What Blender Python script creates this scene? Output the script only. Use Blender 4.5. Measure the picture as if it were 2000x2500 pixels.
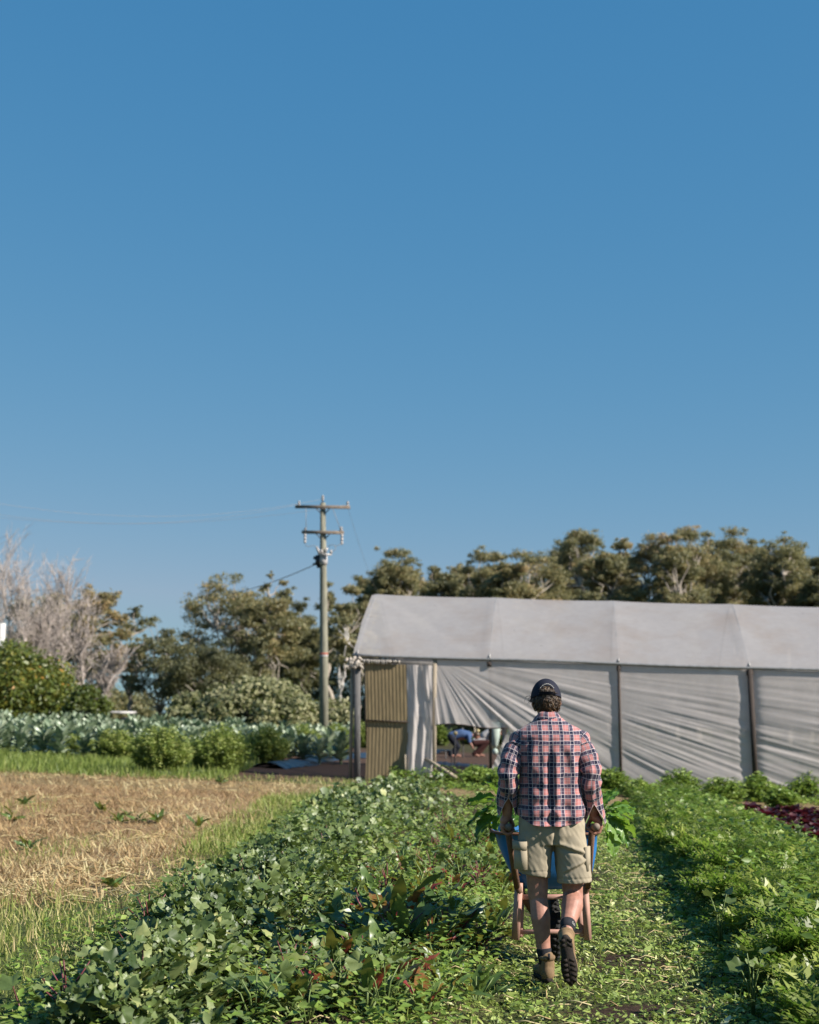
import bpy, bmesh, math, random
import numpy as np
from mathutils import Vector, Matrix, noise as mnoise

for _o in list(bpy.data.objects):
    bpy.data.objects.remove(_o, do_unlink=True)
SC = bpy.context.scene
COL = SC.collection
RAD = math.radians

# ------------------------------------------------------------------ camera
CAM_H, PITCH, FPX = 1.62, RAD(7.5), 3500.0
cam_d = bpy.data.cameras.new('camera')
cam = bpy.data.objects.new('camera', cam_d)
COL.objects.link(cam)
cam.location = (0, 0, CAM_H)
cam.rotation_euler = (RAD(90) + PITCH, 0, 0)
cam_d.sensor_fit = 'VERTICAL'
cam_d.sensor_height = 30.0
cam_d.lens = 30.0 * FPX / 2500.0
cam_d.clip_start, cam_d.clip_end = 0.1, 4000
cam_d.dof.use_dof = True
cam_d.dof.focus_distance = 8.45
cam_d.dof.aperture_fstop = 2.3
SC.camera = cam

# ------------------------------------------------------------------ light
SUN_EL, SUN_PHI = 34.0, 22.0          # elevation; degrees behind the picture plane, to the right
world = bpy.data.worlds.new('World')
SC.world = world
world.use_nodes = True
wn = world.node_tree
wn.nodes.clear()
w_out = wn.nodes.new('ShaderNodeOutputWorld')
w_bg = wn.nodes.new('ShaderNodeBackground')
w_sky = wn.nodes.new('ShaderNodeTexSky')
w_sky.sky_type = 'NISHITA'
w_sky.sun_disc = False
w_sky.sun_elevation = RAD(SUN_EL)
w_sky.sun_rotation = RAD(90 + SUN_PHI)
w_sky.altitude = 300
w_sky.air_density = 1.0
w_sky.dust_density = 0.1
w_sky.ozone_density = 2.2
SKY = 0.085
EXPO = 2 ** 0.9
w_bg.inputs['Strength'].default_value = SKY
# clear winter sky, a deeper and cleaner blue than the model's: one power curve per channel over the whole dome
_sep = wn.nodes.new('ShaderNodeSeparateColor'); _com = wn.nodes.new('ShaderNodeCombineColor')
wn.links.new(w_sky.outputs[0], _sep.inputs[0])
for _i, (_p, _k) in enumerate(((1.035, 0.753 / EXPO), (0.487, 0.578 / EXPO), (0.27, 0.655 / EXPO))):
    _a = wn.nodes.new('ShaderNodeMath'); _a.operation = 'MULTIPLY'; _a.inputs[1].default_value = SKY
    _b = wn.nodes.new('ShaderNodeMath'); _b.operation = 'POWER'; _b.inputs[1].default_value = _p
    _c = wn.nodes.new('ShaderNodeMath'); _c.operation = 'MULTIPLY'; _c.inputs[1].default_value = _k / SKY
    wn.links.new(_sep.outputs[_i], _a.inputs[0]); wn.links.new(_a.outputs[0], _b.inputs[0])
    _m = wn.nodes.new('ShaderNodeMath'); _m.operation = 'MINIMUM'; _m.inputs[1].default_value = (0.30, 0.47, 0.64)[_i] / EXPO / SKY
    wn.links.new(_b.outputs[0], _c.inputs[0]); wn.links.new(_c.outputs[0], _m.inputs[0]); wn.links.new(_m.outputs[0], _com.inputs[_i])
wn.links.new(_com.outputs[0], w_bg.inputs[0])
wn.links.new(w_bg.outputs[0], w_out.inputs[0])

sun_d = bpy.data.lights.new('sun', 'SUN')
sun_d.energy = 5.0
sun_d.angle = RAD(0.53)
sun_d.color = (1.0, 0.945, 0.86)
sun = bpy.data.objects.new('sun', sun_d)
COL.objects.link(sun)
_sd = Vector((math.cos(RAD(SUN_EL)) * math.cos(RAD(SUN_PHI)), -math.cos(RAD(SUN_EL)) * math.sin(RAD(SUN_PHI)), math.sin(RAD(SUN_EL))))
sun.rotation_euler = (-_sd).to_track_quat('-Z', 'Y').to_euler()
SC.view_settings.view_transform = 'Standard'
SC.view_settings.look = 'None'
SC.view_settings.exposure = 0.9
SC.view_settings.gamma = 1.0
SC.view_settings.use_curve_mapping = False
SC.cycles.max_bounces = 6
SC.cycles.transparent_max_bounces = 4
SC.cycles.use_denoising = True

# ------------------------------------------------------------------ helpers
def R(seed):
    return np.random.default_rng(seed)

def ray(px, py):
    xc, yc = (px - 1000.0) / FPX, (1250.0 - py) / FPX
    c, s = math.cos(PITCH), math.sin(PITCH)
    return xc, c - yc * s, s + yc * c

def PX(px, py, y):
    """world point seen at photo pixel px, py at the distance y"""
    a, b, c = ray(px, py)
    k = y / b
    return Vector((a * k, y, CAM_H + c * k))

def smooth(e0, e1, v):
    t = np.clip((v - e0) / (e1 - e0), 0, 1)
    return t * t * (3 - 2 * t)

def vnoise(x, y, seed=0):
    """value noise on numpy arrays, -1..1"""
    x = np.asarray(x, float) + seed * 17.31
    y = np.asarray(y, float) + seed * 9.77
    xi, yi = np.floor(x).astype(np.int64), np.floor(y).astype(np.int64)
    fx, fy = x - xi, y - yi
    fx, fy = fx * fx * (3 - 2 * fx), fy * fy * (3 - 2 * fy)
    def h(a, b):
        n = (a * 374761393 + b * 668265263) & 0x7fffffff
        n = ((n ^ (n >> 13)) * 1274126177) & 0x7fffffff
        return ((n ^ (n >> 16)) & 0xffff) / 32767.5 - 1
    return (h(xi, yi) * (1 - fx) + h(xi + 1, yi) * fx) * (1 - fy) + (h(xi, yi + 1) * (1 - fx) + h(xi + 1, yi + 1) * fx) * fy

def row_s(x, y):
    """across-row coordinate of the vegetable rows (they lean a little to the right as they recede)"""
    return np.asarray(x) - 0.1 * (np.asarray(y) - 8.4)

def left_edge(y):
    """s of the weedy bed's left edge at distance y"""
    return -1.62 - 0.38 * smooth(7.2, 10.5, np.asarray(y, float)) - 0.9 * smooth(11, 25, np.asarray(y, float))

def gz(x, y):
    """height of the ground"""
    x, y = np.asarray(x, float), np.asarray(y, float)
    z = -0.037 * np.clip(x + 1.2, -40, 40) * smooth(10, 28, y)
    z = z - 12.0 * smooth(75, 330, y)
    s = row_s(x, y)
    inrow = smooth(5.0, 6.0, y) * (1 - smooth(24.5, 27.0, y))
    bed1 = smooth(left_edge(y) - 0.25, left_edge(y) + 0.4, s) * (1 - smooth(-1.05, -0.8, s))
    bed2 = smooth(-0.75, -0.45, s) * (1 - smooth(0.15, 0.5, s))
    bed3 = smooth(1.9, 2.35, s) * (1 - smooth(3.0, 3.4, s))
    z = z + inrow * (0.12 * bed1 + 0.10 * bed2 + 0.09 * bed3)
    wheel = np.exp(-((s - 0.85) / 0.3) ** 2) * smooth(8.5, 9.4, y) * (1 - smooth(22, 26, y))
    z = z - 0.05 * wheel
    z = z + 0.018 * vnoise(x * 2.1, y * 2.1, 1) + 0.010 * vnoise(x * 6, y * 6, 2)
    return z

def gz1(x, y):
    return float(gz(np.array([x]), np.array([y]))[0])

def GH(px, py):
    """point where the ray through a photo pixel meets the ground"""
    a, b, c = ray(px, py)
    prev = 5.0
    for y in np.arange(5.0, 120.0, 0.1):
        k = y / b
        if CAM_H + c * k <= gz1(a * k, y):
            prev = y
            break
    k = prev / b
    return Vector((a * k, prev, gz1(a * k, prev)))

BARE = [(GH(px, py).x, GH(px, py).y) for px, py in ((1470, 2345), (1545, 2362), (1590, 2470), (1470, 2485), (1440, 2150), (1560, 2020), (1600, 2180))]

def put(name, me, parent=None, mat=None):
    o = bpy.data.objects.new(name, me)
    COL.objects.link(o)
    if parent is not None:
        o.parent = parent
    if mat is not None and me is not None and len(me.materials) == 0:
        me.materials.append(mat)
    return o

def empty(name, loc, rz=0.0):
    o = bpy.data.objects.new(name, None)
    o.empty_display_size = 0.2
    COL.objects.link(o)
    o.location = loc
    o.rotation_euler = (0, 0, rz)
    return o

def tag(o, label=None, cat=None, group=None, kind=None):
    if label: o['label'] = label
    if cat: o['category'] = cat
    if group: o['group'] = group
    if kind: o['kind'] = kind
    return o

def copy_tree(o, parent=None):
    c = o.copy()
    COL.objects.link(c)
    if parent is not None:
        c.parent = parent
    for ch in list(o.children):
        copy_tree(ch, c)
    return c

def make_mesh(name, V, F, mats=(), uv=None, tint=None, shade=True, fmat=None):
    """V (n,3); F list of int arrays (m,k); uv per loop; tint per vertex"""
    V = np.asarray(V, np.float32)
    if not isinstance(F, list): F = [F]
    F = [np.asarray(f, np.int32) for f in F if len(f)]
    me = bpy.data.meshes.new(name)
    nl = sum(f.size for f in F)
    npoly = sum(len(f) for f in F)
    me.vertices.add(len(V)); me.loops.add(nl); me.polygons.add(npoly)
    me.vertices.foreach_set('co', V.ravel())
    me.loops.foreach_set('vertex_index', np.concatenate([f.ravel() for f in F]))
    starts, tot, p = [], [], 0
    for f in F:
        k = f.shape[1]
        starts.append(p + np.arange(len(f)) * k); tot.append(np.full(len(f), k)); p += f.size
    me.polygons.foreach_set('loop_start', np.concatenate(starts).astype(np.int32))
    try:
        me.polygons.foreach_set('loop_total', np.concatenate(tot).astype(np.int32))
    except Exception:
        pass
    if shade:
        me.polygons.foreach_set('use_smooth', np.ones(npoly, bool))
    if fmat is not None:
        me.polygons.foreach_set('material_index', np.asarray(fmat, np.int32))
    if uv is not None:
        l = me.uv_layers.new(name='uv')
        l.data.foreach_set('uv', np.asarray(uv, np.float32).ravel())
    if tint is not None:
        a = me.attributes.new('tint', 'FLOAT', 'POINT')
        a.data.foreach_set('value', np.asarray(tint, np.float32))
    for m in (mats if isinstance(mats, (list, tuple)) else [mats]):
        me.materials.append(m)
    me.update(calc_edges=True)
    me.validate()
    return me

class Buf:
    """collects pieces into one mesh"""
    def __init__(s):
        s.V, s.F, s.T, s.M, s.n = [], {}, [], {}, 0
    def add(s, V, F, tint=0.5, m=0):
        V = np.asarray(V, float)
        s.V.append(V)
        s.T.append(np.full(len(V), tint) if np.isscalar(tint) else np.asarray(tint))
        groups = F if isinstance(F, list) and len(F) and isinstance(F[0], np.ndarray) else None
        if groups is None:
            by = {}
            for f in F: by.setdefault(len(f), []).append(f)
            groups = [np.array(v) for v in by.values()]
        for f in groups:
            if len(f):
                s.F.setdefault(f.shape[1], []).append(f + s.n)
                s.M.setdefault(f.shape[1], []).append(np.full(len(f), m))
        s.n += len(V)
    def box(s, c, d, rot=None, tint=0.5, bev=0.0, m=0):
        """box with chamfered long edges when bev > 0"""
        hx, hy, hz = d[0] / 2, d[1] / 2, d[2] / 2
        if bev > 0:
            b = min(bev, hx * .8, hy * .8)
            sec = [(-hx + b, -hy), (hx - b, -hy), (hx, -hy + b), (hx, hy - b), (hx - b, hy), (-hx + b, hy), (-hx, hy - b), (-hx, -hy + b)]
        else:
            sec = [(-hx, -hy), (hx, -hy), (hx, hy), (-hx, hy)]
        n = len(sec)
        V = np.array([(x, y, -hz) for x, y in sec] + [(x, y, hz) for x, y in sec])
        F = [tuple(range(n))[::-1], tuple(range(n, 2 * n))] + [(i, (i + 1) % n, n + (i + 1) % n, n + i) for i in range(n)]
        if rot is not None:
            V = V @ np.array(rot).T
        s.add(V + np.array(c), F, tint, m)
    def bar(s, a, b, w, h, tint=0.5, bev=0.0, up=(0, 0, 1), m=0):
        a, b = np.array(a, float), np.array(b, float)
        z = b - a; L = np.linalg.norm(z); z /= L
        x = np.cross(up, z)
        if np.linalg.norm(x) < 1e-4: x = np.cross((0, 1, 0), z)
        x /= np.linalg.norm(x); y = np.cross(z, x)
        s.box((a + b) / 2, (w, h, L), np.stack([x, y, z], 1), tint, bev, m)
    def tube(s, pts, rad, n=8, tint=0.5, cap=True, m=0):
        P = np.array(pts, float)
        rad = np.full(len(P), rad) if np.isscalar(rad) else np.array(rad, float)
        T = np.gradient(P, axis=0); T /= np.linalg.norm(T, axis=1)[:, None] + 1e-9
        ref = np.array((0, 0, 1.0)) if abs(T[0][2]) < 0.9 else np.array((1.0, 0, 0))
        X = np.cross(ref, T[0]); X /= np.linalg.norm(X)
        ang = np.arange(n) * 2 * math.pi / n
        V = []
        for i in range(len(P)):
            X = X - T[i] * X.dot(T[i]); X /= np.linalg.norm(X) + 1e-9
            Y = np.cross(T[i], X)
            V.append(P[i] + rad[i] * (np.cos(ang)[:, None] * X + np.sin(ang)[:, None] * Y))
        V = np.concatenate(V)
        F = []
        for i in range(len(P) - 1):
            for j in range(n):
                k = (j + 1) % n
                F.append((i * n + j, i * n + k, (i + 1) * n + k, (i + 1) * n + j))
        if cap:
            F += [tuple(range(n))[::-1], tuple(range((len(P) - 1) * n, len(P) * n))]
        s.add(V, F, tint, m)
    def ell(s, c, r, rot=None, n=16, k=10, tint=0.5, m=0):
        """ellipsoid"""
        V = [(0, 0, -1)]
        for i in range(1, k):
            t = -math.pi / 2 + math.pi * i / k
            for j in range(n):
                a = 2 * math.pi * j / n
                V.append((math.cos(t) * math.cos(a), math.cos(t) * math.sin(a), math.sin(t)))
        V.append((0, 0, 1))
        F = [(0, 1 + (j + 1) % n, 1 + j) for j in range(n)]
        for i in range(k - 2):
            for j in range(n):
                a, b = 1 + i * n + j, 1 + i * n + (j + 1) % n
                F.append((a, b, b + n, a + n))
        o = 1 + (k - 2) * n
        F += [(o + j, o + (j + 1) % n, len(V) - 1) for j in range(n)]
        V = np.array(V) * np.array(r)
        if rot is not None: V = V @ np.array(rot).T
        s.add(V + np.array(c), F, tint, m)
    def cone(s, p0, r0, p1, r1, n=16, m=0):
        """capsule with two radii"""
        p0, p1 = np.array(p0, float), np.array(p1, float)
        d = p1 - p0; L = np.linalg.norm(d); d = d / L
        pts, rr = [], []
        for i in range(5):
            a = math.pi / 2 * (1 - i / 4.0)
            pts.append(p0 - d * r0 * math.sin(a)); rr.append(max(r0 * math.cos(a), r0 * .03))
        for i in range(5):
            a = math.pi / 2 * (i / 4.0)
            pts.append(p1 + d * r1 * math.sin(a)); rr.append(max(r1 * math.cos(a), r1 * .03))
        s.tube(pts, rr, n, m=m)
    def scatter(s, tv, tf, pos, rot, sc, tint, jit=None):
        """many copies of a template at once: pos (N,3), rot (N,3,3), sc (N,) or (N,3)"""
        tv = np.asarray(tv, float); N = len(pos)
        if N == 0: return
        sc = np.asarray(sc, float)
        v = tv[None] * (sc[:, None, None] if sc.ndim == 1 else sc[:, None, :])
        v = np.einsum('nij,nkj->nki', rot, v) + np.asarray(pos)[:, None, :]
        off = (np.arange(N) * len(tv))[:, None, None]
        F = [(np.asarray(f)[None] + off).reshape(-1, np.asarray(f).shape[1]) for f in tf]
        t = np.repeat(np.asarray(tint, float), len(tv))
        s.add(v.reshape(-1, 3), F, t)
    def mesh(s, name, mats, shade=True):
        F = [np.concatenate(v) for v in s.F.values()]
        M = np.concatenate([np.concatenate(v) for v in s.M.values()])
        return make_mesh(name, np.concatenate(s.V), F, mats, tint=np.concatenate(s.T), shade=shade, fmat=M)

def rots(rng, N, tilt=0.6, yaw=None, lean=None):
    """random rotations: yaw about z, then tilt about x; optional mean lean direction"""
    y = rng.uniform(0, 2 * math.pi, N) if yaw is None else yaw
    t = rng.normal(0, tilt, N) if np.isscalar(tilt) else tilt
    r = rng.normal(0, 0.25, N)
    cy, sy, ct, st, cr, sr = np.cos(y), np.sin(y), np.cos(t), np.sin(t), np.cos(r), np.sin(r)
    Z = np.zeros(N); O = np.ones(N)
    Rz = np.stack([np.stack([cy, -sy, Z], 1), np.stack([sy, cy, Z], 1), np.stack([Z, Z, O], 1)], 1)
    Rx = np.stack([np.stack([O, Z, Z], 1), np.stack([Z, ct, -st], 1), np.stack([Z, st, ct], 1)], 1)
    Ry = np.stack([np.stack([cr, Z, sr], 1), np.stack([Z, O, Z], 1), np.stack([-sr, Z, cr], 1)], 1)
    return Rz @ Rx @ Ry

def face_rots(rng, nrm):
    """rotations that turn a piece's z axis to the given normals, random spin"""
    z = nrm / (np.linalg.norm(nrm, axis=1)[:, None] + 1e-9)
    x = rng.normal(size=z.shape); x -= z * (x * z).sum(1)[:, None]; x /= np.linalg.norm(x, axis=1)[:, None] + 1e-9
    return np.stack([x, np.cross(z, x), z], 2)

# ------------------------------------------------------------------ materials
ALB = 0.76    # the picture is exposed for bright sun: all surfaces a little below the colours first guessed
def alb(stops):
    return [(p, tuple(v * ALB for v in c)) for p, c in stops]

def new_mat(name):
    m = bpy.data.materials.new(name)
    m.use_nodes = True
    nt = m.node_tree
    nt.nodes.clear()
    out = nt.nodes.new('ShaderNodeOutputMaterial')
    return m, nt, out

def N(nt, typ, **kw):
    n = nt.nodes.new(typ)
    for k, v in kw.items():
        if k in n.inputs.keys(): n.inputs[k].default_value = v
        else: setattr(n, k, v)
    return n

def ramp(nt, fac, stops, interp='LINEAR'):
    r = nt.nodes.new('ShaderNodeValToRGB')
    r.color_ramp.interpolation = interp
    e = r.color_ramp.elements
    while len(e) < len(stops): e.new(0.5)
    for i, (p, c) in enumerate(stops):
        e[i].position = p
        e[i].color = (*c, 1)
    nt.links.new(fac, r.inputs[0])
    return r.outputs[0]

def noise_fac(nt, scale, detail=4, coord='Object', rough=0.6, stretch=None):
    tc = nt.nodes.new('ShaderNodeTexCoord')
    v = tc.outputs[coord]
    if stretch:
        mp = nt.nodes.new('ShaderNodeMapping')
        mp.inputs['Scale'].default_value = stretch
        nt.links.new(v, mp.inputs[0]); v = mp.outputs[0]
    n = N(nt, 'ShaderNodeTexNoise', Scale=scale, Detail=detail, Roughness=rough)
    nt.links.new(v, n.inputs['Vector'])
    return n.outputs[0]

def mixc(nt, fac, a, b, mode='MIX'):
    m = nt.nodes.new('ShaderNodeMix')
    m.data_type = 'RGBA'; m.blend_type = mode
    for sock, v in ((m.inputs[0], fac), (m.inputs[6], a), (m.inputs[7], b)):
        if isinstance(v, bpy.types.NodeSocket): nt.links.new(v, sock)
        elif isinstance(v, tuple): sock.default_value = (*v, 1) if len(v) == 3 else v
        else: sock.default_value = v
    return m.outputs[2]

def mathn(nt, op, a, b=0.0, c=0.0):
    m = nt.nodes.new('ShaderNodeMath'); m.operation = op
    for i, v in enumerate((a, b, c)):
        if isinstance(v, bpy.types.NodeSocket): nt.links.new(v, m.inputs[i])
        else: m.inputs[i].default_value = v
    return m.outputs[0]

def bump(nt, h, strength=0.3, dist=0.01):
    b = N(nt, 'ShaderNodeBump', Strength=strength, Distance=dist)
    nt.links.new(h, b.inputs['Height'])
    return b.outputs[0]

def leaf_mat(name, stops, rough=0.42, transl=0.25, tcol=(0.30, 0.42, 0.06), spec=0.5, nscale=14.0):
    """leaf: colour by the piece's own tint plus fine mottling, some light through it"""
    m, nt, out = new_mat(name)
    a = N(nt, 'ShaderNodeAttribute'); a.attribute_name = 'tint'
    oi = nt.nodes.new('ShaderNodeObjectInfo')
    f = mathn(nt, 'ADD', a.outputs['Fac'], mathn(nt, 'MULTIPLY', mathn(nt, 'SUBTRACT', noise_fac(nt, nscale, 3), 0.5), 0.45))
    f = mathn(nt, 'ADD', f, mathn(nt, 'MULTIPLY', mathn(nt, 'SUBTRACT', oi.outputs['Random'], 0.5), 0.22))
    c = ramp(nt, f, alb(stops))
    p = N(nt, 'ShaderNodeBsdfPrincipled', Roughness=rough)
    p.inputs['Specular IOR Level'].default_value = spec
    nt.links.new(c, p.inputs['Base Color'])
    t = nt.nodes.new('ShaderNodeBsdfTranslucent')
    nt.links.new(mixc(nt, 0.55, c, tcol), t.inputs[0])
    mx = N(nt, 'ShaderNodeMixShader', Fac=transl)
    nt.links.new(p.outputs[0], mx.inputs[1]); nt.links.new(t.outputs[0], mx.inputs[2])
    nt.links.new(mx.outputs[0], out.inputs[0])
    return m

def solid(name, col, rough=0.7, var=0.25, nscale=20.0, bmp=0.0, stretch=None, metal=0.0, spec=0.4, stain=None):
    m, nt, out = new_mat(name)
    f = noise_fac(nt, nscale, 5, stretch=stretch)
    lo = tuple(c * (1 - var) for c in col); hi = tuple(min(1, c * (1 + var)) for c in col)
    c = ramp(nt, f, alb([(0.3, lo), (0.7, hi)]))
    if stain:
        f2 = noise_fac(nt, stain[1], 5)
        g = ramp(nt, f2, [(stain[2], (0, 0, 0)), (stain[2] + 0.12, (1, 1, 1))])
        c = mixc(nt, g, c, tuple(v * ALB for v in stain[0]))
    p = N(nt, 'ShaderNodeBsdfPrincipled', Roughness=rough, Metallic=metal)
    p.inputs['Specular IOR Level'].default_value = spec
    nt.links.new(c, p.inputs['Base Color'])
    if bmp:
        nt.links.new(bump(nt, f, bmp, 0.01), p.inputs['Normal'])
    nt.links.new(p.outputs[0], out.inputs[0])
    return m

def cloth(name, col, rough=0.85, transl=0.0, stain=None, weave=400.0, var=0.15, open_weave=0.0, specks=0):
    m, nt, out = new_mat(name)
    f = noise_fac(nt, 6, 5)
    c = ramp(nt, f, alb([(0.3, tuple(v * (1 - var) for v in col)), (0.7, tuple(min(1, v * (1 + var)) for v in col))]))
    if stain:
        g = ramp(nt, noise_fac(nt, stain[1], 6), [(stain[2], (0, 0, 0)), (stain[2] + 0.25, (1, 1, 1))])
        c = mixc(nt, mathn(nt, 'MULTIPLY', g, stain[3]), c, tuple(v * ALB for v in stain[0]))
    p = N(nt, 'ShaderNodeBsdfPrincipled', Roughness=rough)
    p.inputs['Specular IOR Level'].default_value = 0.25
    nt.links.new(c, p.inputs['Base Color'])
    if specks:
        g = ramp(nt, noise_fac(nt, specks, 3), [(.70, (0, 0, 0)), (.76, (1, 1, 1))])
        c = mixc(nt, mathn(nt, 'MULTIPLY', g, .55), c, tuple(v * .35 for v in col))
        nt.links.new(c, p.inputs['Base Color'])
    if weave: nt.links.new(bump(nt, noise_fac(nt, weave, 2), 0.25, 0.002), p.inputs['Normal'])
    if transl:
        t = nt.nodes.new('ShaderNodeBsdfTranslucent')
        nt.links.new(c, t.inputs[0])
        mx = N(nt, 'ShaderNodeMixShader', Fac=transl)
        nt.links.new(p.outputs[0], mx.inputs[1]); nt.links.new(t.outputs[0], mx.inputs[2])
        if open_weave:
            m2 = N(nt, 'ShaderNodeMixShader', Fac=open_weave)
            nt.links.new(mx.outputs[0], m2.inputs[1]); nt.links.new(nt.nodes.new('ShaderNodeBsdfTransparent').outputs[0], m2.inputs[2])
            mx = m2
        nt.links.new(mx.outputs[0], out.inputs[0])
    else:
        nt.links.new(p.outputs[0], out.inputs[0])
    return m

G_DARK, G_MID = (0.018, 0.040, 0.012), (0.045, 0.095, 0.026)
M_MALLOW = leaf_mat('mallow_leaf', [(0.0, (0.041, 0.071, 0.015)), (0.40, (0.122, 0.173, 0.047)), (0.75, (0.270, 0.319, 0.119)), (1.0, (0.462, 0.459, 0.165))], 0.46, 0.16, spec=.45)
M_CHARD = leaf_mat('chard_leaf', [(0.0, (0.039, 0.078, 0.016)), (0.4, (0.111, 0.189, 0.039)), (0.66, (0.234, 0.273, 0.065)), (0.82, (0.286, 0.117, 0.033)), (1.0, (0.260, 0.033, 0.033))], 0.38, 0.28, (0.4, 0.35, 0.05))
M_STEM = solid('stem', (0.20, 0.055, 0.06), 0.5, 0.4)
M_GSTEM = solid('green_stem', (0.16, 0.22, 0.06), 0.5, 0.3)
M_CHOP = leaf_mat('chopped_leaf', [(0.0, (0.110, 0.160, 0.033)), (0.45, (0.294, 0.385, 0.077)), (0.75, (0.589, 0.638, 0.184)), (1.0, (0.750, 0.750, 0.460))], 0.5, 0.2)
M_CARROT = leaf_mat('feathery_leaf', [(0.0, (0.083, 0.111, 0.015)), (0.5, (0.206, 0.268, 0.036)), (1.0, (0.433, 0.462, 0.079))], 0.45, 0.3, (0.25, 0.5, 0.06))
M_GRASS = leaf_mat('green_grass', [(0.0, (0.099, 0.149, 0.025)), (0.5, (0.260, 0.323, 0.062)), (0.8, (0.447, 0.422, 0.137)), (1.0, (0.683, 0.546, 0.273))], 0.6, 0.3, nscale=3)
M_STRAW = leaf_mat('straw', [(0.0, (0.221, 0.121, 0.054)), (0.5, (0.507, 0.336, 0.152)), (1.0, (0.750, 0.630, 0.339))], 0.7, 0.15, (0.5, 0.4, 0.2), nscale=3)
M_CABB = leaf_mat('cabbage_leaf', [(0.0, (0.149, 0.207, 0.115)), (0.5, (0.310, 0.380, 0.241)), (1.0, (0.517, 0.575, 0.414))], 0.38, 0.12, (0.2, 0.35, 0.15))
M_FENNEL = leaf_mat('bush_leaf', [(0.0, (0.096, 0.144, 0.024)), (0.5, (0.228, 0.300, 0.060)), (1.0, (0.408, 0.432, 0.120))], 0.6, 0.3)
M_WEED = leaf_mat('weed_leaf', [(0.0, (0.092, 0.154, 0.023)), (0.5, (0.223, 0.347, 0.054)), (1.0, (0.447, 0.523, 0.131))], 0.5, 0.3)
M_LETT = leaf_mat('red_lettuce_leaf', [(0.0, (0.035, 0.010, 0.014)), (0.6, (0.085, 0.022, 0.032)), (1.0, (0.16, 0.06, 0.06))], 0.4, 0.2, (0.3, 0.03, 0.05))
M_GUM = leaf_mat('gum_leaf', [(0.0, (0.101, 0.108, 0.052)), (0.45, (0.220, 0.212, 0.094)), (0.75, (0.383, 0.314, 0.137)), (1.0, (0.554, 0.367, 0.182))], 0.55, 0.38, (0.36, 0.34, 0.14), nscale=0.8)
M_CITRUS = leaf_mat('citrus_leaf', [(0.0, (0.06, 0.09, 0.016)), (0.55, (0.15, 0.185, 0.03)), (0.88, (0.28, 0.24, 0.04)), (1.0, (0.46, 0.24, 0.05))], 0.45, 0.25, (0.35, 0.35, 0.05), nscale=1)
M_PALE = leaf_mat('pale_leaf', [(0.0, (0.15, 0.16, 0.07)), (0.5, (0.30, 0.295, 0.14)), (1.0, (0.48, 0.43, 0.24))], 0.6, 0.2, nscale=1)
M_KALE = leaf_mat('harvest_leaf', [(0.0, (0.036, 0.090, 0.024)), (0.5, (0.084, 0.192, 0.036)), (0.8, (0.192, 0.336, 0.048)), (1.0, (0.360, 0.480, 0.264))], 0.36, 0.35, (0.4, 0.6, 0.06))
M_BARK_W = solid('pale_bark', (0.40, 0.34, 0.28), 0.85, 0.35, 1.2)
M_BARK_B = solid('grey_twig', (0.49, 0.41, 0.365), 0.9, 0.25, 2.0)
M_BARK_D = solid('dark_bark', (0.10, 0.08, 0.065), 0.9, 0.4, 2.0)
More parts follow.
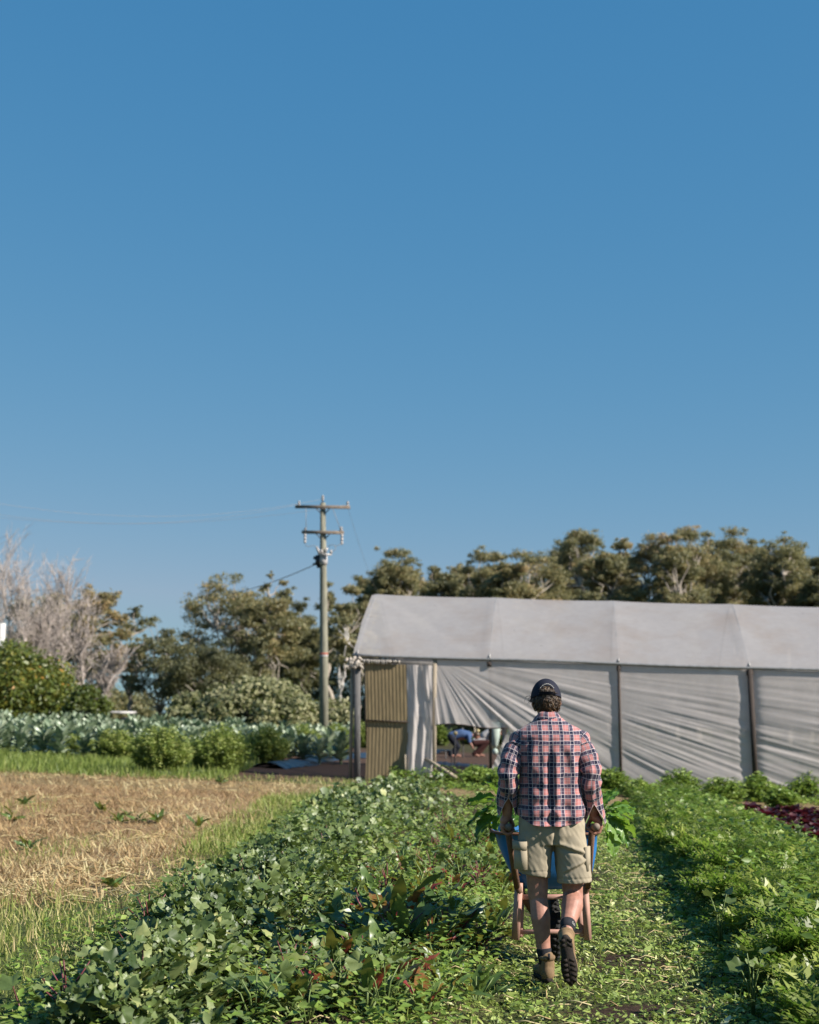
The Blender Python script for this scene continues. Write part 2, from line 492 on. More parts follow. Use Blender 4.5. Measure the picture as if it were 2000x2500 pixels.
# ================================================================== GROUND
def build_ground():
    xs = np.concatenate([np.linspace(-700, -60, 14), np.linspace(-55, -16, 14), np.arange(-15, 13, 0.11), np.linspace(13.2, 55, 16), np.linspace(60, 700, 14)])
    ys = np.concatenate([np.linspace(-300, 0, 8), np.arange(1, 6, 0.5), np.arange(6, 32, 0.11), np.arange(32.2, 60, 0.7), np.linspace(61, 330, 40), np.linspace(345, 1500, 10)])
    X, Y = np.meshgrid(xs, ys)
    Z = gz(X, Y)
    V = np.stack([X.ravel(), Y.ravel(), Z.ravel()], 1)
    nx, ny = len(xs), len(ys)
    i = (np.arange(ny - 1)[:, None] * nx + np.arange(nx - 1)[None]).ravel()
    F = np.stack([i, i + 1, i + nx + 1, i + nx], 1)
    m, nt, out = new_mat('field_soil')
    def attr(n):
        a = N(nt, 'ShaderNodeAttribute'); a.attribute_name = n
        return a.outputs['Fac']
    n1, n2, n3 = noise_fac(nt, 1.3, 6), noise_fac(nt, 22, 6), noise_fac(nt, 5, 5)
    soil = ramp(nt, n2, alb([(0.3, (0.028, 0.017, 0.011)), (0.7, (0.075, 0.046, 0.030))]))
    straw = ramp(nt, n2, alb([(0.3, (0.16, 0.090, 0.048)), (0.5, (0.33, 0.21, 0.105)), (0.72, (0.50, 0.35, 0.18))]))
    green = ramp(nt, n2, alb([(0.3, (0.045, 0.065, 0.018)), (0.7, (0.12, 0.14, 0.045))]))
    red = ramp(nt, n2, alb([(0.3, (0.055, 0.032, 0.024)), (0.7, (0.125, 0.075, 0.052))]))
    tan = ramp(nt, n2, alb([(0.3, (0.20, 0.14, 0.07)), (0.7, (0.33, 0.24, 0.12))]))
    def soft(a, k=0.5):
        v = mathn(nt, 'ADD', a, mathn(nt, 'MULTIPLY', mathn(nt, 'SUBTRACT', n3, 0.5), k))
        v = mathn(nt, 'MULTIPLY', mathn(nt, 'SUBTRACT', v, 0.35), 3.0)
        c = nt.nodes.new('ShaderNodeClamp'); nt.links.new(v, c.inputs[0])
        return c.outputs[0]
    c = mixc(nt, soft(attr('green')), soil, green)
    c = mixc(nt, soft(attr('straw'), 0.8), c, straw)
    c = mixc(nt, soft(attr('tan')), c, tan)
    c = mixc(nt, soft(attr('red')), c, red)
    p = N(nt, 'ShaderNodeBsdfPrincipled', Roughness=0.95)
    p.inputs['Specular IOR Level'].default_value = 0.15
    nt.links.new(c, p.inputs['Base Color'])
    nt.links.new(bump(nt, n2, 0.8, 0.03), p.inputs['Normal'])
    nt.links.new(p.outputs[0], out.inputs[0])
    me = make_mesh('ground', V, [F], m)
    x, y = X.ravel(), Y.ravel()
    s = row_s(x, y)
    le = left_edge(y)
    leftf = 1 - smooth(le - 0.3, le + 0.1, s)
    near = smooth(4, 6, y) * (1 - smooth(33, 38, y))
    strawm = leftf * (1 - smooth(26.5, 29.5, y)) * (1 - 0.75 * (1 - smooth(0.3, 1.6, le - s + 0.35 * vnoise(x, y, 5))))
    strawm = strawm * smooth(10.4, 12.8, y - 0.22 * (s + 3) + 1.2 * vnoise(x * .5, y * .4, 40))
    bare = np.zeros_like(x)
    for p, q in BARE: bare = np.maximum(bare, np.exp(-((x - p) / .26) ** 2 - ((y - q) / .15) ** 2))
    path = smooth(0.1, 0.4, s) * (1 - smooth(1.7, 2.0, s)) * (1 - smooth(24, 26, y))
    greenm = np.maximum(leftf * (1 - strawm), path * 0.55 * (bare < .35))
    greenm = np.maximum(greenm, smooth(33, 38, y))
    greenm = np.maximum(greenm, 1 - smooth(2, 6, y))
    greenm = np.maximum(greenm, smooth(10, 14, np.abs(x)) * (y < 24))
    greenm = np.maximum(greenm, .62 * smooth(3.3, 3.7, s) * (y < 25))
    tanm = smooth(24.6, 25.8, y) * (1 - smooth(27.6, 29.2, y)) * (0.8)
    redm = smooth(28.5, 29.5, y) * (1 - smooth(46, 52, y)) * smooth(-4.6, -3.4, x)
    greenm = np.where((y > 40) & (y < 90) & (x > -3.0), greenm * .45, greenm)
    for n, v in (('green', greenm), ('straw', strawm), ('tan', tanm), ('red', redm)):
        a = me.attributes.new(n, 'FLOAT', 'POINT')
        a.data.foreach_set('value', v.astype(np.float32))
    tag(put('ground', me), kind='structure')
build_ground()

# ================================================================== POLYTUNNEL
M_ROOF = cloth('tunnel_roof_film', (0.61, 0.57, 0.56), 0.6, 0.30, ((0.50, 0.39, 0.32), 0.8, 0.46, 0.5), weave=0, var=0.05, open_weave=.30, specks=5.5)
M_CURT = cloth('tunnel_side_mesh', (0.79, 0.71, 0.67), 0.42, 0.30, ((0.40, 0.32, 0.24), 0.7, 0.58, 0.5), weave=0, var=.06, open_weave=.16)
M_PIPE = solid('galvanised_pipe', (0.34, 0.33, 0.32), 0.5, 0.25, 8, metal=0.3)
M_OLDW = solid('weathered_post', (0.155, 0.145, 0.14), 0.85, 0.5, 5, 0.4, (14, 14, 1.2))
M_NEWW = solid('pale_timber', (0.42, 0.34, 0.25), 0.8, 0.3, 6, 0.3, (12, 12, 1))
M_DARKW = solid('dark_stained_post', (0.055, 0.038, 0.03), 0.8, 0.5, 5, 0.3, (12, 12, 1))
M_CORR = solid('mossy_corrugated_sheet', (0.27, 0.20, 0.105), 0.7, 0.30, 3.5, 0.15, (9, 9, 0.9), stain=((0.28, 0.20, 0.10), 2.2, 0.56))
M_ROPE = cloth('frayed_film', (0.50, 0.44, 0.38), 0.8, stain=((0.30, 0.19, 0.11), 3, .5, .8))

GA = RAD(6.5)
G0 = GH(866, 1903)
GU = Vector((math.cos(GA), -math.sin(GA), 0)); GV = Vector((math.sin(GA), math.cos(GA), 0))
G_SLOPE = -0.036
G_H, G_HALF, G_RISE, G_LEN = 2.66, 3.25, 1.45, 15.0
def gp(u, v, z):
    """point of the tunnel: u along it, v across it, z above its floor"""
    p = G0 + GU * u + GV * v
    return np.array((p.x, p.y, G0.z + G_SLOPE * u + z))

def build_tunnel():
    root = empty('greenhouse', G0)
    tag(root, 'long white plastic greenhouse tunnel with sagging mesh side curtain', 'greenhouse')
    inv = Matrix.Translation(-G0)
    def part(name, b, mats=None, parent=root, shade=True):
        me = b.mesh(name, mats, shade) if isinstance(b, Buf) else b
        me.transform(inv)
        return put(name, me, parent)
    def prof(q):
        return 1 - (math.sqrt(q * q + .05) - .2236) / (math.sqrt(1.05) - .2236)
    hoops = [0.04, 2.83, 5.5, 8.15, 10.8, 13.5]
    # ---- roof film, sagging a little between the hoops
    us = np.linspace(-0.04, G_LEN, 151)
    ts = np.linspace(0, 1, 41)
    V, nU, nT = [], len(us), len(ts)
    for u in us:
        j = max(i for i in range(len(hoops)) if hoops[i] <= u + 0.09) if u > 0 else 0
        a = hoops[j]; b = hoops[j + 1] if j + 1 < len(hoops) else a + 2.7
        f = np.clip((u - a) / (b - a), 0, 1)
        sag = 0.065 * (4 * f * (1 - f)) ** 0.75
        for t in ts:
            v = -0.035 + t * (2 * G_HALF + 0.07)
            q = abs(t - 0.5) * 2
            z = G_H + G_RISE * prof(q) - 0.10 * max(0, q - .96) / .04
            w = math.sin(math.pi * min(1, max(0, (1 - q) * 1.15))) ** 0.5 if q < 1 else 0
            z -= sag * (0.35 + 0.65 * w)
            z += (0.016 * mnoise.noise((u * 1.1, t * 9, 3.1)) + .007 * mnoise.noise((u * 3.1, t * 22, 8.1))) * w
            # a crease running down from the end hoop
            dd = (u - 0.25) * 0.55 - (0.5 - t) * -3.2
            cr = (u * 0.17 + t) - 0.42
            if t < .5: z += 0.022 * math.exp(-(cr / 0.018) ** 2) * smooth(3.6, 1.5, u) - 0.018 * math.exp(-((cr - .035) / 0.02) ** 2) * smooth(3.6, 1.5, u)
            V.append(gp(u + 0.02 * mnoise.noise((t * 7, 0, 0)) * (u < 0), v, z))
    i = (np.arange(nU - 1)[:, None] * nT + np.arange(nT - 1)[None]).ravel()
    F = np.stack([i, i + 1, i + nT + 1, i + nT], 1)
    part('roof_cover', make_mesh('roof_cover', V, [F], M_ROOF))
    # ---- eave lip and rail
    b = Buf()
    b.tube([gp(u, -0.055, G_H - 0.075 - 0.01 * math.sin(u * 1.17)) for u in np.linspace(-0.05, G_LEN, 40)], 0.028, 8)
    part('eave_rail', b, M_PIPE)
    b = Buf()
    b.tube([gp(u, 2 * G_HALF + .13, G_H - 0.075) for u in np.linspace(-0.05, G_LEN, 20)], 0.035, 8)
    part('eave_rail', b, M_PIPE)
    b = Buf()
    b.bar(gp(-0.02, -0.02, G_H - 0.17), gp(1.66, -0.02, G_H - 0.19), 0.07, 0.09, bev=0.01)
    part('door_lintel', b, M_OLDW)
    # ---- hoops, standing just under the film
    for h in hoops:
        b = Buf()
        P = []
        for t in np.linspace(0, 1, 25):
            q = abs(t - 0.5) * 2
            P.append(gp(h, t * 2 * G_HALF, G_H - 0.035 + G_RISE * prof(q)))
        b.tube(P, 0.024, 6)
        part('hoop', b, M_PIPE)
        b = Buf()
        P2 = [p - np.array((0, 0, 0)) for p in P[1:12]]
        b.tube([p + np.array((0, -0.006, 0.030)) for p in P2], 0.0075, 6)
        part('seam_strap', b, M_PIPE)
    # ---- posts of the near side
    for u, w, mm, lean in ((0.05, 0.135, M_OLDW, 0.0), (8.15, 0.10, M_DARKW, 0.06), (5.5, 0.055, M_DARKW, 0.01), (2.83, 0.062, M_DARKW, 0.01), (10.8, 0.11, M_DARKW, 0.03), (13.5, 0.11, M_DARKW, 0.02)):
        b = Buf()
        y0 = (-0.03 if u > 6 else (-.045 if u > 4 else .10)) if u > 1 else 0.0
        b.bar(gp(u + lean, y0, -0.2), gp(u, y0, G_H - 0.10), w, w, bev=0.02)
        part('post', b, mm)
        if u > 1:
            b = Buf(); b.box(gp(u, -0.04, G_H - 0.17), (w * 1.4, 0.05, 0.10), bev=.01)
            part('post_bracket', b, M_DARKW)
    b = Buf(); b.bar(gp(-0.11, 0.1, -0.2), gp(-0.07, 0.1, G_H - 0.2), 0.07, 0.07, bev=.01)
    part('post', b, M_NEWW)
    b = Buf(); b.bar(gp(0.30, 0.12, -0.2), gp(0.20, 0.12, G_H * .62), 0.06, 0.06, bev=.01)
    part('post', b, M_DARKW)
    b = Buf(); b.tube([gp(0.19, 0.02, G_H - .2), gp(0.22, 0.03, 1.7), gp(0.235, 0.04, 1.0)], 0.02, 6)
    part('rope', b, M_NEWW)
    b = Buf(); b.bar(gp(1.66, 0.0, -0.15), gp(1.69, 0.0, G_H - 0.08), 0.085, 0.085, bev=.012)
    part('door_post', b, M_NEWW)
    for k, u in enumerate((0.05, 2.83, 5.5, 8.15, 10.8, 13.5)):
        b = Buf(); b.bar(gp(u, 2 * G_HALF, -0.2), gp(u, 2 * G_HALF, G_H - 0.1), 0.11, 0.11, bev=.015)
        part('post', b, M_OLDW)
    # far side: its film is rolled up, the lower half stands open
    V = [gp(u, 2 * G_HALF + 0.03 * math.sin(u * 9), z) for u in np.linspace(0, G_LEN, 90) for z in (G_H - .1, 1.95, 1.25)]
    i = (np.arange(89)[:, None] * 3 + np.arange(2)[None]).ravel()
    part('far_curtain', make_mesh('far_curtain', V, [np.stack([i, i + 3, i + 4, i + 1], 1)], M_CURT))
    # frayed film bunched round the corner
    b = Buf(); rg = R(4)
    for k in range(26):
        u = rg.uniform(-0.16, 0.10); z = G_H - 0.12 - rg.uniform(0, .2)
        c = gp(u, -0.10, z); d = np.array((rg.normal(0, .06), -.02, -rg.uniform(.03, .11)))
        b.tube([c, c + d * .5 + rg.normal(0, .02, 3), c + d], [.04, .035, .012], 6)
    for k in range(16):
        u = 0.15 + k * .052; c = gp(u, -0.09, G_H - 0.17)
        b.tube([c, c + np.array((rg.normal(0, .02), -.01, -rg.uniform(.03, .09)))], [.04, .02], 6)
    part('torn_film', b, M_ROPE)
    # ---- corrugated door sheets
    for z0, z1, du, dv in ((-0.1, 1.26, 0.0, 0.0), (1.22, 2.42, -0.015, -0.018)):
        nx_, nz_ = 100, 8
        V = []
        for k in range(nz_ + 1):
            z = z0 + (z1 - z0) * k / nz_
            for q in range(nx_ + 1):
                u = 0.235 + q / nx_ * 0.87 + (0.03 * (1 - abs(z - 1.25) / 1.25))
                V.append(gp(u + du, -0.03 + dv + 0.0026 * math.sin(q / nx_ * 0.87 / 0.076 * 2 * math.pi) + 0.01 * math.sin(z * 2), z))
        i = (np.arange(nz_)[:, None] * (nx_ + 1) + np.arange(nx_)[None]).ravel()
        F = np.stack([i, i + 1, i + nx_ + 2, i + nx_ + 1], 1)
        me = make_mesh('corrugated_sheet', V, [F], M_CORR)
        me.transform(inv)
        put('corrugated_sheet', me, root)
    # dark gap line where the sheets lap, drawn by an added dark batten
    b = Buf(); b.bar(gp(0.25, -0.062, 1.235), gp(1.14, -0.062, 1.235), 0.02, 0.022)
    part('batten', b, M_DARKW)
    b = Buf(); b.bar(gp(1.07, -0.075, 0.12), gp(1.075, -0.075, 0.56), 0.05, 0.03, bev=.005)
    part('timber_offcut', b, M_NEWW)
    # ---- hanging drape between sheets and door post
    nx_, nz_ = 46, 40
    V = []
    for k in range(nz_ + 1):
        z = 0.12 + (G_H - 0.36) * k / nz_
        h = z / G_H
        for q in range(nx_ + 1):
            f = q / nx_
            u0 = 1.06 + 0.05 * math.sin(h * 3.1); u1 = 1.64
            u = u0 + (u1 - u0) * f
            ph = f * 6 + (1 - h) * f * 2.5
            d = 0.028 * math.sin(ph * 2.1 + 1) * (0.35 + 0.65 * (1 - h)) + 0.04 * mnoise.noise((f * 4 - h * 1.5, h * 1.6, 7)) + 0.014 * mnoise.noise((f * 11 + h * 4, h * 6, 2))
            # a torn flap folded across the upper part
            flap = smooth(0, .12, f - 1.0 + (h - 0.40) * 0.95) * (h > .42)
            V.append(gp(u, -0.055 + d - 0.05 * flap, z))
    i = (np.arange(nz_)[:, None] * (nx_ + 1) + np.arange(nx_)[None]).ravel()
    part('door_drape', make_mesh('door_drape', V, [np.stack([i, i + 1, i + nx_ + 2, i + nx_ + 1], 1)], M_CURT))
    # ---- the side curtain, stretched in rays from the top of the door post
    A_u, A_z = 1.62, G_H - 0.02
    NU, NZ = 560, 110
    open_z = 1.09
    uu, ww = np.meshgrid(np.linspace(0, 1, NU), np.linspace(0, 1, NZ), indexing='ij')
    U0 = 1.70
    Ug = U0 + (G_LEN - U0) * uu ** 1.35
    zbot = np.full_like(Ug, -0.02)
    hem = 1.20 + 0.03 * np.sin((Ug - U0) * 4.2)
    # left of the slanting edge the curtain stops at the hem
    Zt = G_H - 0.10
    Zg = Zt + (zbot - Zt) * ww
    keep_low = 3.22 - (hem - Zg) / hem * 0.52
    # signed displacement
    du, dz = Ug - A_u, A_z - Zg
    r = np.hypot(du, dz * 1.0)
    sagc = 0.045 * np.sin(np.clip(r / 6, 0, 1) * np.pi)
    th = np.arctan2(dz + sagc * 0 , du)
    n_lo = vnoise(th * 9, r * 0.55, 11) * 0.55 + vnoise(th * 22, r * 0.8, 12) * 0.3
    ph = th * 62 * (1 + 0.10 * np.minimum(r, 7)) ** 0.9
    fold = vnoise(th * 36, r * 0.30, 13) * (1 - .55 * smooth(1.5, 4.5, r)) + 0.75 * vnoise(th * 85, r * 0.45, 14) * smooth(1.0, 3, r) + 0.5 * vnoise(th * 190, r * 0.8, 15) * smooth(2.2, 5, r)
    ridge = np.abs(fold) ** 0.75 * np.sign(fold) * (.55 + .6 * vnoise(th * 14, r * .9, 16))
    amp = 0.011 + 0.017 * np.exp(-((r - 1.6) / 1.5) ** 2) + 0.006 * smooth(2, 5, r)
    amp *= smooth(0.02, 0.5, r) * smooth(0, 0.07, ww) * (0.35 + 0.65 * smooth(0.05, 0.45, ww))
    D = ridge * amp + 0.025 * n_lo * smooth(0, 0.3, ww) * smooth(0.3, 2.0, r)
    # pulled back against the posts
    for pu in (5.5, 8.15, 10.8, 13.5):
        D = D * (1 - 0.7 * np.exp(-((Ug - pu) / 0.12) ** 2)) + .05 * np.exp(-((Ug - pu) / 0.14) ** 2) * (pu > 6)
    # bellies out a little at mid height
    D -= 0.02 * np.sin(np.pi * np.clip(ww, 0, 1)) * np.abs(np.sin((Ug - 2.83) / 2.66 * np.pi))
    base = np.array([gp(0, 0, 0)])
    P = np.array(G0)[None, None] + np.array(GU)[None, None] * Ug[..., None] + np.array(GV)[None, None] * (D[..., None] - 0.02)
    P[..., 2] = G0.z + G_SLOPE * Ug + Zg
    idx = np.arange(NU * NZ).reshape(NU, NZ)
    ok = (Zg > hem) | (Ug > keep_low)
    # snap the boundary columns to the hem so the edge is clean
    below = (~ok)
    for a in range(NU):
        b_ = np.where(below[a])[0]
        if len(b_) and b_[0] > 0:
            P[a, b_[0], 2] = G0.z + G_SLOPE * Ug[a, 0] + hem[a, 0]
            ok[a, b_[0]] = True
    f = np.stack([idx[:-1, :-1], idx[1:, :-1], idx[1:, 1:], idx[:-1, 1:]], -1)
    good = ok[:-1, :-1] & ok[1:, :-1] & ok[1:, 1:] & ok[:-1, 1:]
    F = f[good]
    used = np.unique(F); re = np.zeros(NU * NZ, int); re[used] = np.arange(len(used))
    part('side_curtain', make_mesh('side_curtain', P.reshape(-1, 3)[used], [re[F]], M_CURT))
    b = Buf()
    b.tube([gp(u, -0.035, 1.20 + 0.03 * math.sin((u - U0) * 4.2) - 0.005) for u in np.linspace(1.72, 3.2, 14)], 0.012, 6)
    part('hem_cord', b, M_DARKW)
    b = Buf()
    b.bar(gp(3.14, 0.05, -0.1), gp(3.10, 0.05, 1.22), 0.06, 0.06, bev=.01)
    part('post', b, M_OLDW)
    return root
build_tunnel()

# ------------------------------------------------------------------ things in and round the tunnel
b = Buf()
pa, pb = PX(1062, 1866, G0.y - 0.35), PX(1110, 1896, G0.y - 0.7)
d = (pb - pa).normalized()
b.bar(pa - d * .35, pb + d * .05, 0.075, 0.06, bev=.01)
o = put('timber_plank', b.mesh('timber_plank', M_NEWW))
tag(o, 'pale fallen timber batten leaning at the foot of the greenhouse door post', 'plank')

M_PALE_END = solid('pale_stake_end', (0.75, 0.60, 0.30), 0.5, 0.1)
STAKES = [  # px, top py, base py, metres thick, label
    (1108, 1790, 1889, 0.035, 'thin leaning stake with a bright pale end beside a shorter mate'),
    (1102, 1826, 1885, 0.030, 'short grey stake crossing the bright ended stake in the greenhouse'),
    (1130, 1776, 1850, 0.040, 'grey stake standing in front of the bending worker'),
    (1159, 1766, 1842, 0.055, 'thick tan stake right of the bending worker'),
    (1167, 1784, 1840, 0.040, 'tan stake with a bright pale end beside the thick stake'),
    (1088, 1832, 1854, 0.035, 'knee high stub stake near the greenhouse door post'),
    (1196, 1772, 1858, 0.050, 'dark stake between the white shirted worker and the pale sack'),
]
for px, t, base, w, lab in STAKES:
    yb = GH(px, base).y
    g = GH(px, base)
    top = PX(px + (4 if px == 1108 else 0), t, yb)
    root = empty('stake', g)
    tag(root, lab, 'stake', 'stakes standing in the greenhouse soil')
    b = Buf()
    b.tube([(0, 0, -0.15), tuple((top - g) * .5 + Vector((.01, 0, 0))), tuple(top - g)], [w / 2, w / 2 * .95, w / 2 * .85], 8)
    put('shaft', b.mesh('shaft', M_NEWW if w > .052 else M_OLDW), root)
    if 'bright' in lab and 'crossing' not in lab:
        b = Buf(); b.ell(tuple(top - g), (.055, .055, .05), n=12, k=8)  # added pale ball giving the stake top its bright dot
        put('pale_end', b.mesh('pale_end', M_PALE_END), root)

# low dark plastic and beds inside
M_FILM = solid('black_mulch_film', (0.020, 0.022, 0.030), 0.32, 0.3, 6, 0.4, spec=0.6)
def film_strip(name, pts, w, h, label, seed):
    """crumpled strip of film over a low ridge; pts = centre line on the ground"""
    rg = R(seed)
    pts = [Vector(p) for p in pts]
    n, k = 60, 12
    V = []
    for i in range(n + 1):
        f = i / n * (len(pts) - 1); j = min(int(f), len(pts) - 2); p = pts[j].lerp(pts[j + 1], f - j)
        d = (pts[j + 1] - pts[j]).normalized(); side = Vector((-d.y, d.x, 0))
        for q in range(k + 1):
            t = q / k * 2 - 1
            c = p + side * t * w * (1 + .15 * mnoise.noise((i * .3, t, seed)))
            z = gz1(c.x, c.y) + 0.006 + h * max(0, 1 - t * t) * (1 + .5 * mnoise.noise((i * .2, 0, seed + 5))) + 0.03 * abs(mnoise.noise((i * .55, t * 3, seed)))
            V.append((c.x, c.y, z))
    i = (np.arange(n)[:, None] * (k + 1) + np.arange(k)[None]).ravel()
    o = put(name, make_mesh(name, V, [np.stack([i, i + 1, i + k + 2, i + k + 1], 1)], M_FILM))
    tag(o, label, 'plastic film')
film_strip('plastic_film', [GH(655, 1876), GH(745, 1868)], 0.40, 0.12, 'crumpled black plastic film on red soil below the middle bush', 3)
film_strip('plastic_film', [GH(735, 1862), GH(905, 1846)], 0.40, 0.10, 'long shiny black plastic film running behind the greenhouse corner post', 4)
film_strip('plastic_film', [GH(385, 1893), GH(545, 1884)], 0.26, 0.06, 'black plastic film along the foot of the two largest bushes', 5)
film_strip('plastic_film', [GH(1062, 1868), GH(1190, 1876)], 0.22, 0.07, 'dark plastic film lying on the soil inside the greenhouse opening', 6)
film_strip('plastic_film', [GH(1064, 1838), GH(1092, 1842)], 0.35, 0.10, 'dark plastic film on grass seen through the greenhouse beside the worker', 7)

# ================================================================== UTILITY POLE
M_POLE = solid('treated_pole', (0.27, 0.255, 0.19), 0.85, 0.35, 3, 0.3, (9, 9, 0.7))
M_ARM = solid('weathered_crossarm', (0.22, 0.17, 0.13), 0.85, 0.35, 6, 0.2)
M_PORC = solid('white_porcelain', (0.46, 0.42, 0.40), 0.3, 0.1)
M_STEEL = solid('dark_steel', (0.05, 0.05, 0.055), 0.5, 0.3, metal=0.4)
M_GALV = solid('galvanised_band', (0.60, 0.56, 0.54), 0.5, 0.12)
M_WIRE = solid('power_wire', (0.30, 0.29, 0.29), 0.5, 0.1)
def build_pole():
    Y = 52.0
    base = PX(792, 1760, Y); base.z = gz1(base.x, Y)
    root = empty('utility_pole', base)
    tag(root, 'tall wooden power pole with two crossarms standing left of the greenhouse', 'utility pole')
    def L(px, py, dy=0.0):
        p = PX(px, py, Y + dy)
        return np.array(p - base)
    def part(name, b, m, parent=root): return put(name, b.mesh(name, m), parent)
    b = Buf()
    b.tube([np.array((0, 0, -0.4)), L(791, 1600), L(789.5, 1400), L(788.5, 1228)], [.165, .15, .125, .098], 16)
    part('pole_shaft', b, M_POLE)
    for py, x0, x1 in ((1237, 721, 855), (1299, 737, 840)):
        b = Buf(); b.bar(L(x0, py, -.14), L(x1, py + 1.5, -.14), 0.09, 0.115, bev=.01)
        part('crossarm', b, M_ARM)
        for sx in (-18, 18):
            b = Buf(); b.bar(L(789 + sx, py + 3, -.19), L(789 + sx * .3, py + 16, -.11), 0.025, 0.03)
            part('brace', b, M_STEEL)
    def insul(px, py, h, r, up=1):
        b = Buf(); c = L(px, py, -.14)
        for k in range(3):
            z = h * (k / 3.0) * up
            b.tube([c + (0, 0, z), c + (0, 0, z + h / 4.5 * up), c + (0, 0, z + h / 3.2 * up)], [r, r * .95, r * .55], 10)
        part('insulator', b, M_PORC)
    insul(730, 1234, .17, .045); insul(849, 1235, .17, .045); insul(788, 1222, .2, .05); insul(833, 1296, .15, .06); insul(745, 1296, .12, .04)
    insul(745, 1303, .36, .05, -1); insul(835, 1304, .40, .055, -1)
    b = Buf(); b.tube([L(788, 1232), L(788, 1219)], .03, 8); part('pole_pin', b, M_STEEL)
    # drop-out fuses and their bracket
    for a, c in (((773, 1335), (780, 1351)), ((799, 1337), (793, 1351)), ((785, 1342), (786, 1352)), ((808, 1343), (809, 1352))):
        b = Buf(); b.tube([L(*a, -.2), L(*c, -.2)], .045, 8); part('fuse', b, M_PORC)
    b = Buf(); b.bar(L(776, 1353, -.2), L(810, 1354, -.2), .06, .06); part('fuse_bracket', b, M_GALV)
    b = Buf(); b.tube([L(789.3, 1355), L(789.5, 1379)], .155, 16); part('metal_sleeve', b, M_GALV)
    b = Buf(); b.box(L(777, 1368), (.2, .2, .36), bev=.02); b.box(L(770, 1362), (.14, .12, .10)); b.box(L(771, 1377), (.2, .1, .07)); b.box(L(778, 1383), (.12, .14, .10))
    part('cable_box', b, M_STEEL)
    b = Buf(); b.tube([L(790.5, 1594), L(790.6, 1599)], .157, 16); part('marker_band', b, solid('red_marker', (0.45, 0.12, 0.08), .6))
    b = Buf(); b.tube([L(790.6, 1599.5), L(790.7, 1603)], .157, 16); part('marker_band', b, M_GALV)
    # jumper leads
    for pts in ([(745, 1329), (748, 1333), (755, 1334), (768, 1332), (773, 1336)], [(834, 1328), (827, 1331), (820, 1333), (816, 1331), (808, 1330), (801, 1335)], [(818, 1332), (820, 1339), (816, 1345), (809, 1347)], [(747, 1240), (748, 1295)], [(812, 1240), (832, 1294)]):
        b = Buf(); b.tube([L(*p, -.2) for p in pts], .011, 5); part('jumper_lead', b, M_WIRE)
    # spans: they leave the pole and stay things of their own
    def span(a, c, sag, lab, r=.0045):
        a, c = Vector(a), Vector(c)
        pts = []
        for k in range(33):
            t = k / 32
            p = a.lerp(c, t); p.z -= sag * 4 * t * (1 - t)
            pts.append(p)
        b = Buf(); b.tube(pts, r, 5)
        tag(put('power_line', b.mesh('power_line', M_WIRE)), lab, 'power line', 'power lines strung from the utility pole')
    span(PX(730, 1231, Y - .14), PX(-300, 1195, 46), 0.9, 'thin power line running level from the left tip of the upper crossarm')
    span(PX(788, 1218, Y - .1), PX(-300, 1165, 43), 0.9, 'topmost thin power line running from the pole top pin')
    span(PX(849, 1232, Y - .14), PX(-300, 1222, 49), 0.75, 'thin power line running left from the right tip of the upper crossarm', .0045)
    span(PX(768, 1379, Y), PX(560, 1450, 70), 0.12, 'dark service cable sloping down from the box on the pole to the trees', .018)
    span(PX(849, 1238, Y), PX(930, 1460, 75), 0.3, 'faint wire sloping down from the upper crossarm behind the greenhouse roof', .005)
build_pole()

# white post at the very left edge, pale trailer board, rusty low roof behind the pale shrub
b = Buf(); c = PX(4, 1550, 62); g = gz1(c.x, 62)
b.bar((c.x - .08, 62, g), (c.x + .03, 62, c.z + .5), .26, .22, bev=.02); b.bar((c.x - .05, 62, c.z + .12), (c.x - .9, 62, c.z + .35), .12, .12)
tag(put('white_post', b.mesh('white_post', solid('white_paint', (.75, .72, .68), .6, .08))), 'white painted post rising above the orange tinged citrus tree', 'post')
root = empty('shed', (PX(590, 1760, 66).x, 66, gz1(-7, 66)))
tag(root, 'low shed with a rusty red roof half hidden under the pale shrub', 'shed')
b = Buf(); b.box((0, 0, .35), (6.6, 2.4, .7)); put('wall', b.mesh('wall', solid('shed_wall', (.10, .045, .035), .8, .3), False), root)
zr = PX(590, 1742, 66).z - gz1(-7, 66)
b = Buf(); b.bar((-3.5, -.1, zr), (3.5, -.1, zr), 2.8, .10); put('roof', b.mesh('roof', solid('rusty_roof', (.13, .040, .030), .6, .35, 4), False), root)
for k in range(5):
    b = Buf(); b.box((-2.6 + k * 1.3, -1.225, .45), (.28, .03, .3)); put('window', b.mesh('window', solid('shed_window', (.5, .48, .45), .5), False), root)
root = empty('flat_trailer', (PX(285, 1745, 58).x, 58, gz1(-12, 58)))
tag(root, 'pale flat trailer deck standing beyond the cabbages near the leafless trees', 'trailer')
zt = PX(285, 1738, 58).z - gz1(-12, 58)
b = Buf(); b.bar((-.7, 0, zt), (.7, 0, zt - .03), 1.0, .09, bev=.02); put('deck', b.mesh('deck', M_GALV), root)
for sx in (-.45, .45):
    b = Buf(); b.tube([(sx, -.5, .3), (sx, -.35, .3)], .3, 16); put('wheel', b.mesh('wheel', M_STEEL), root)
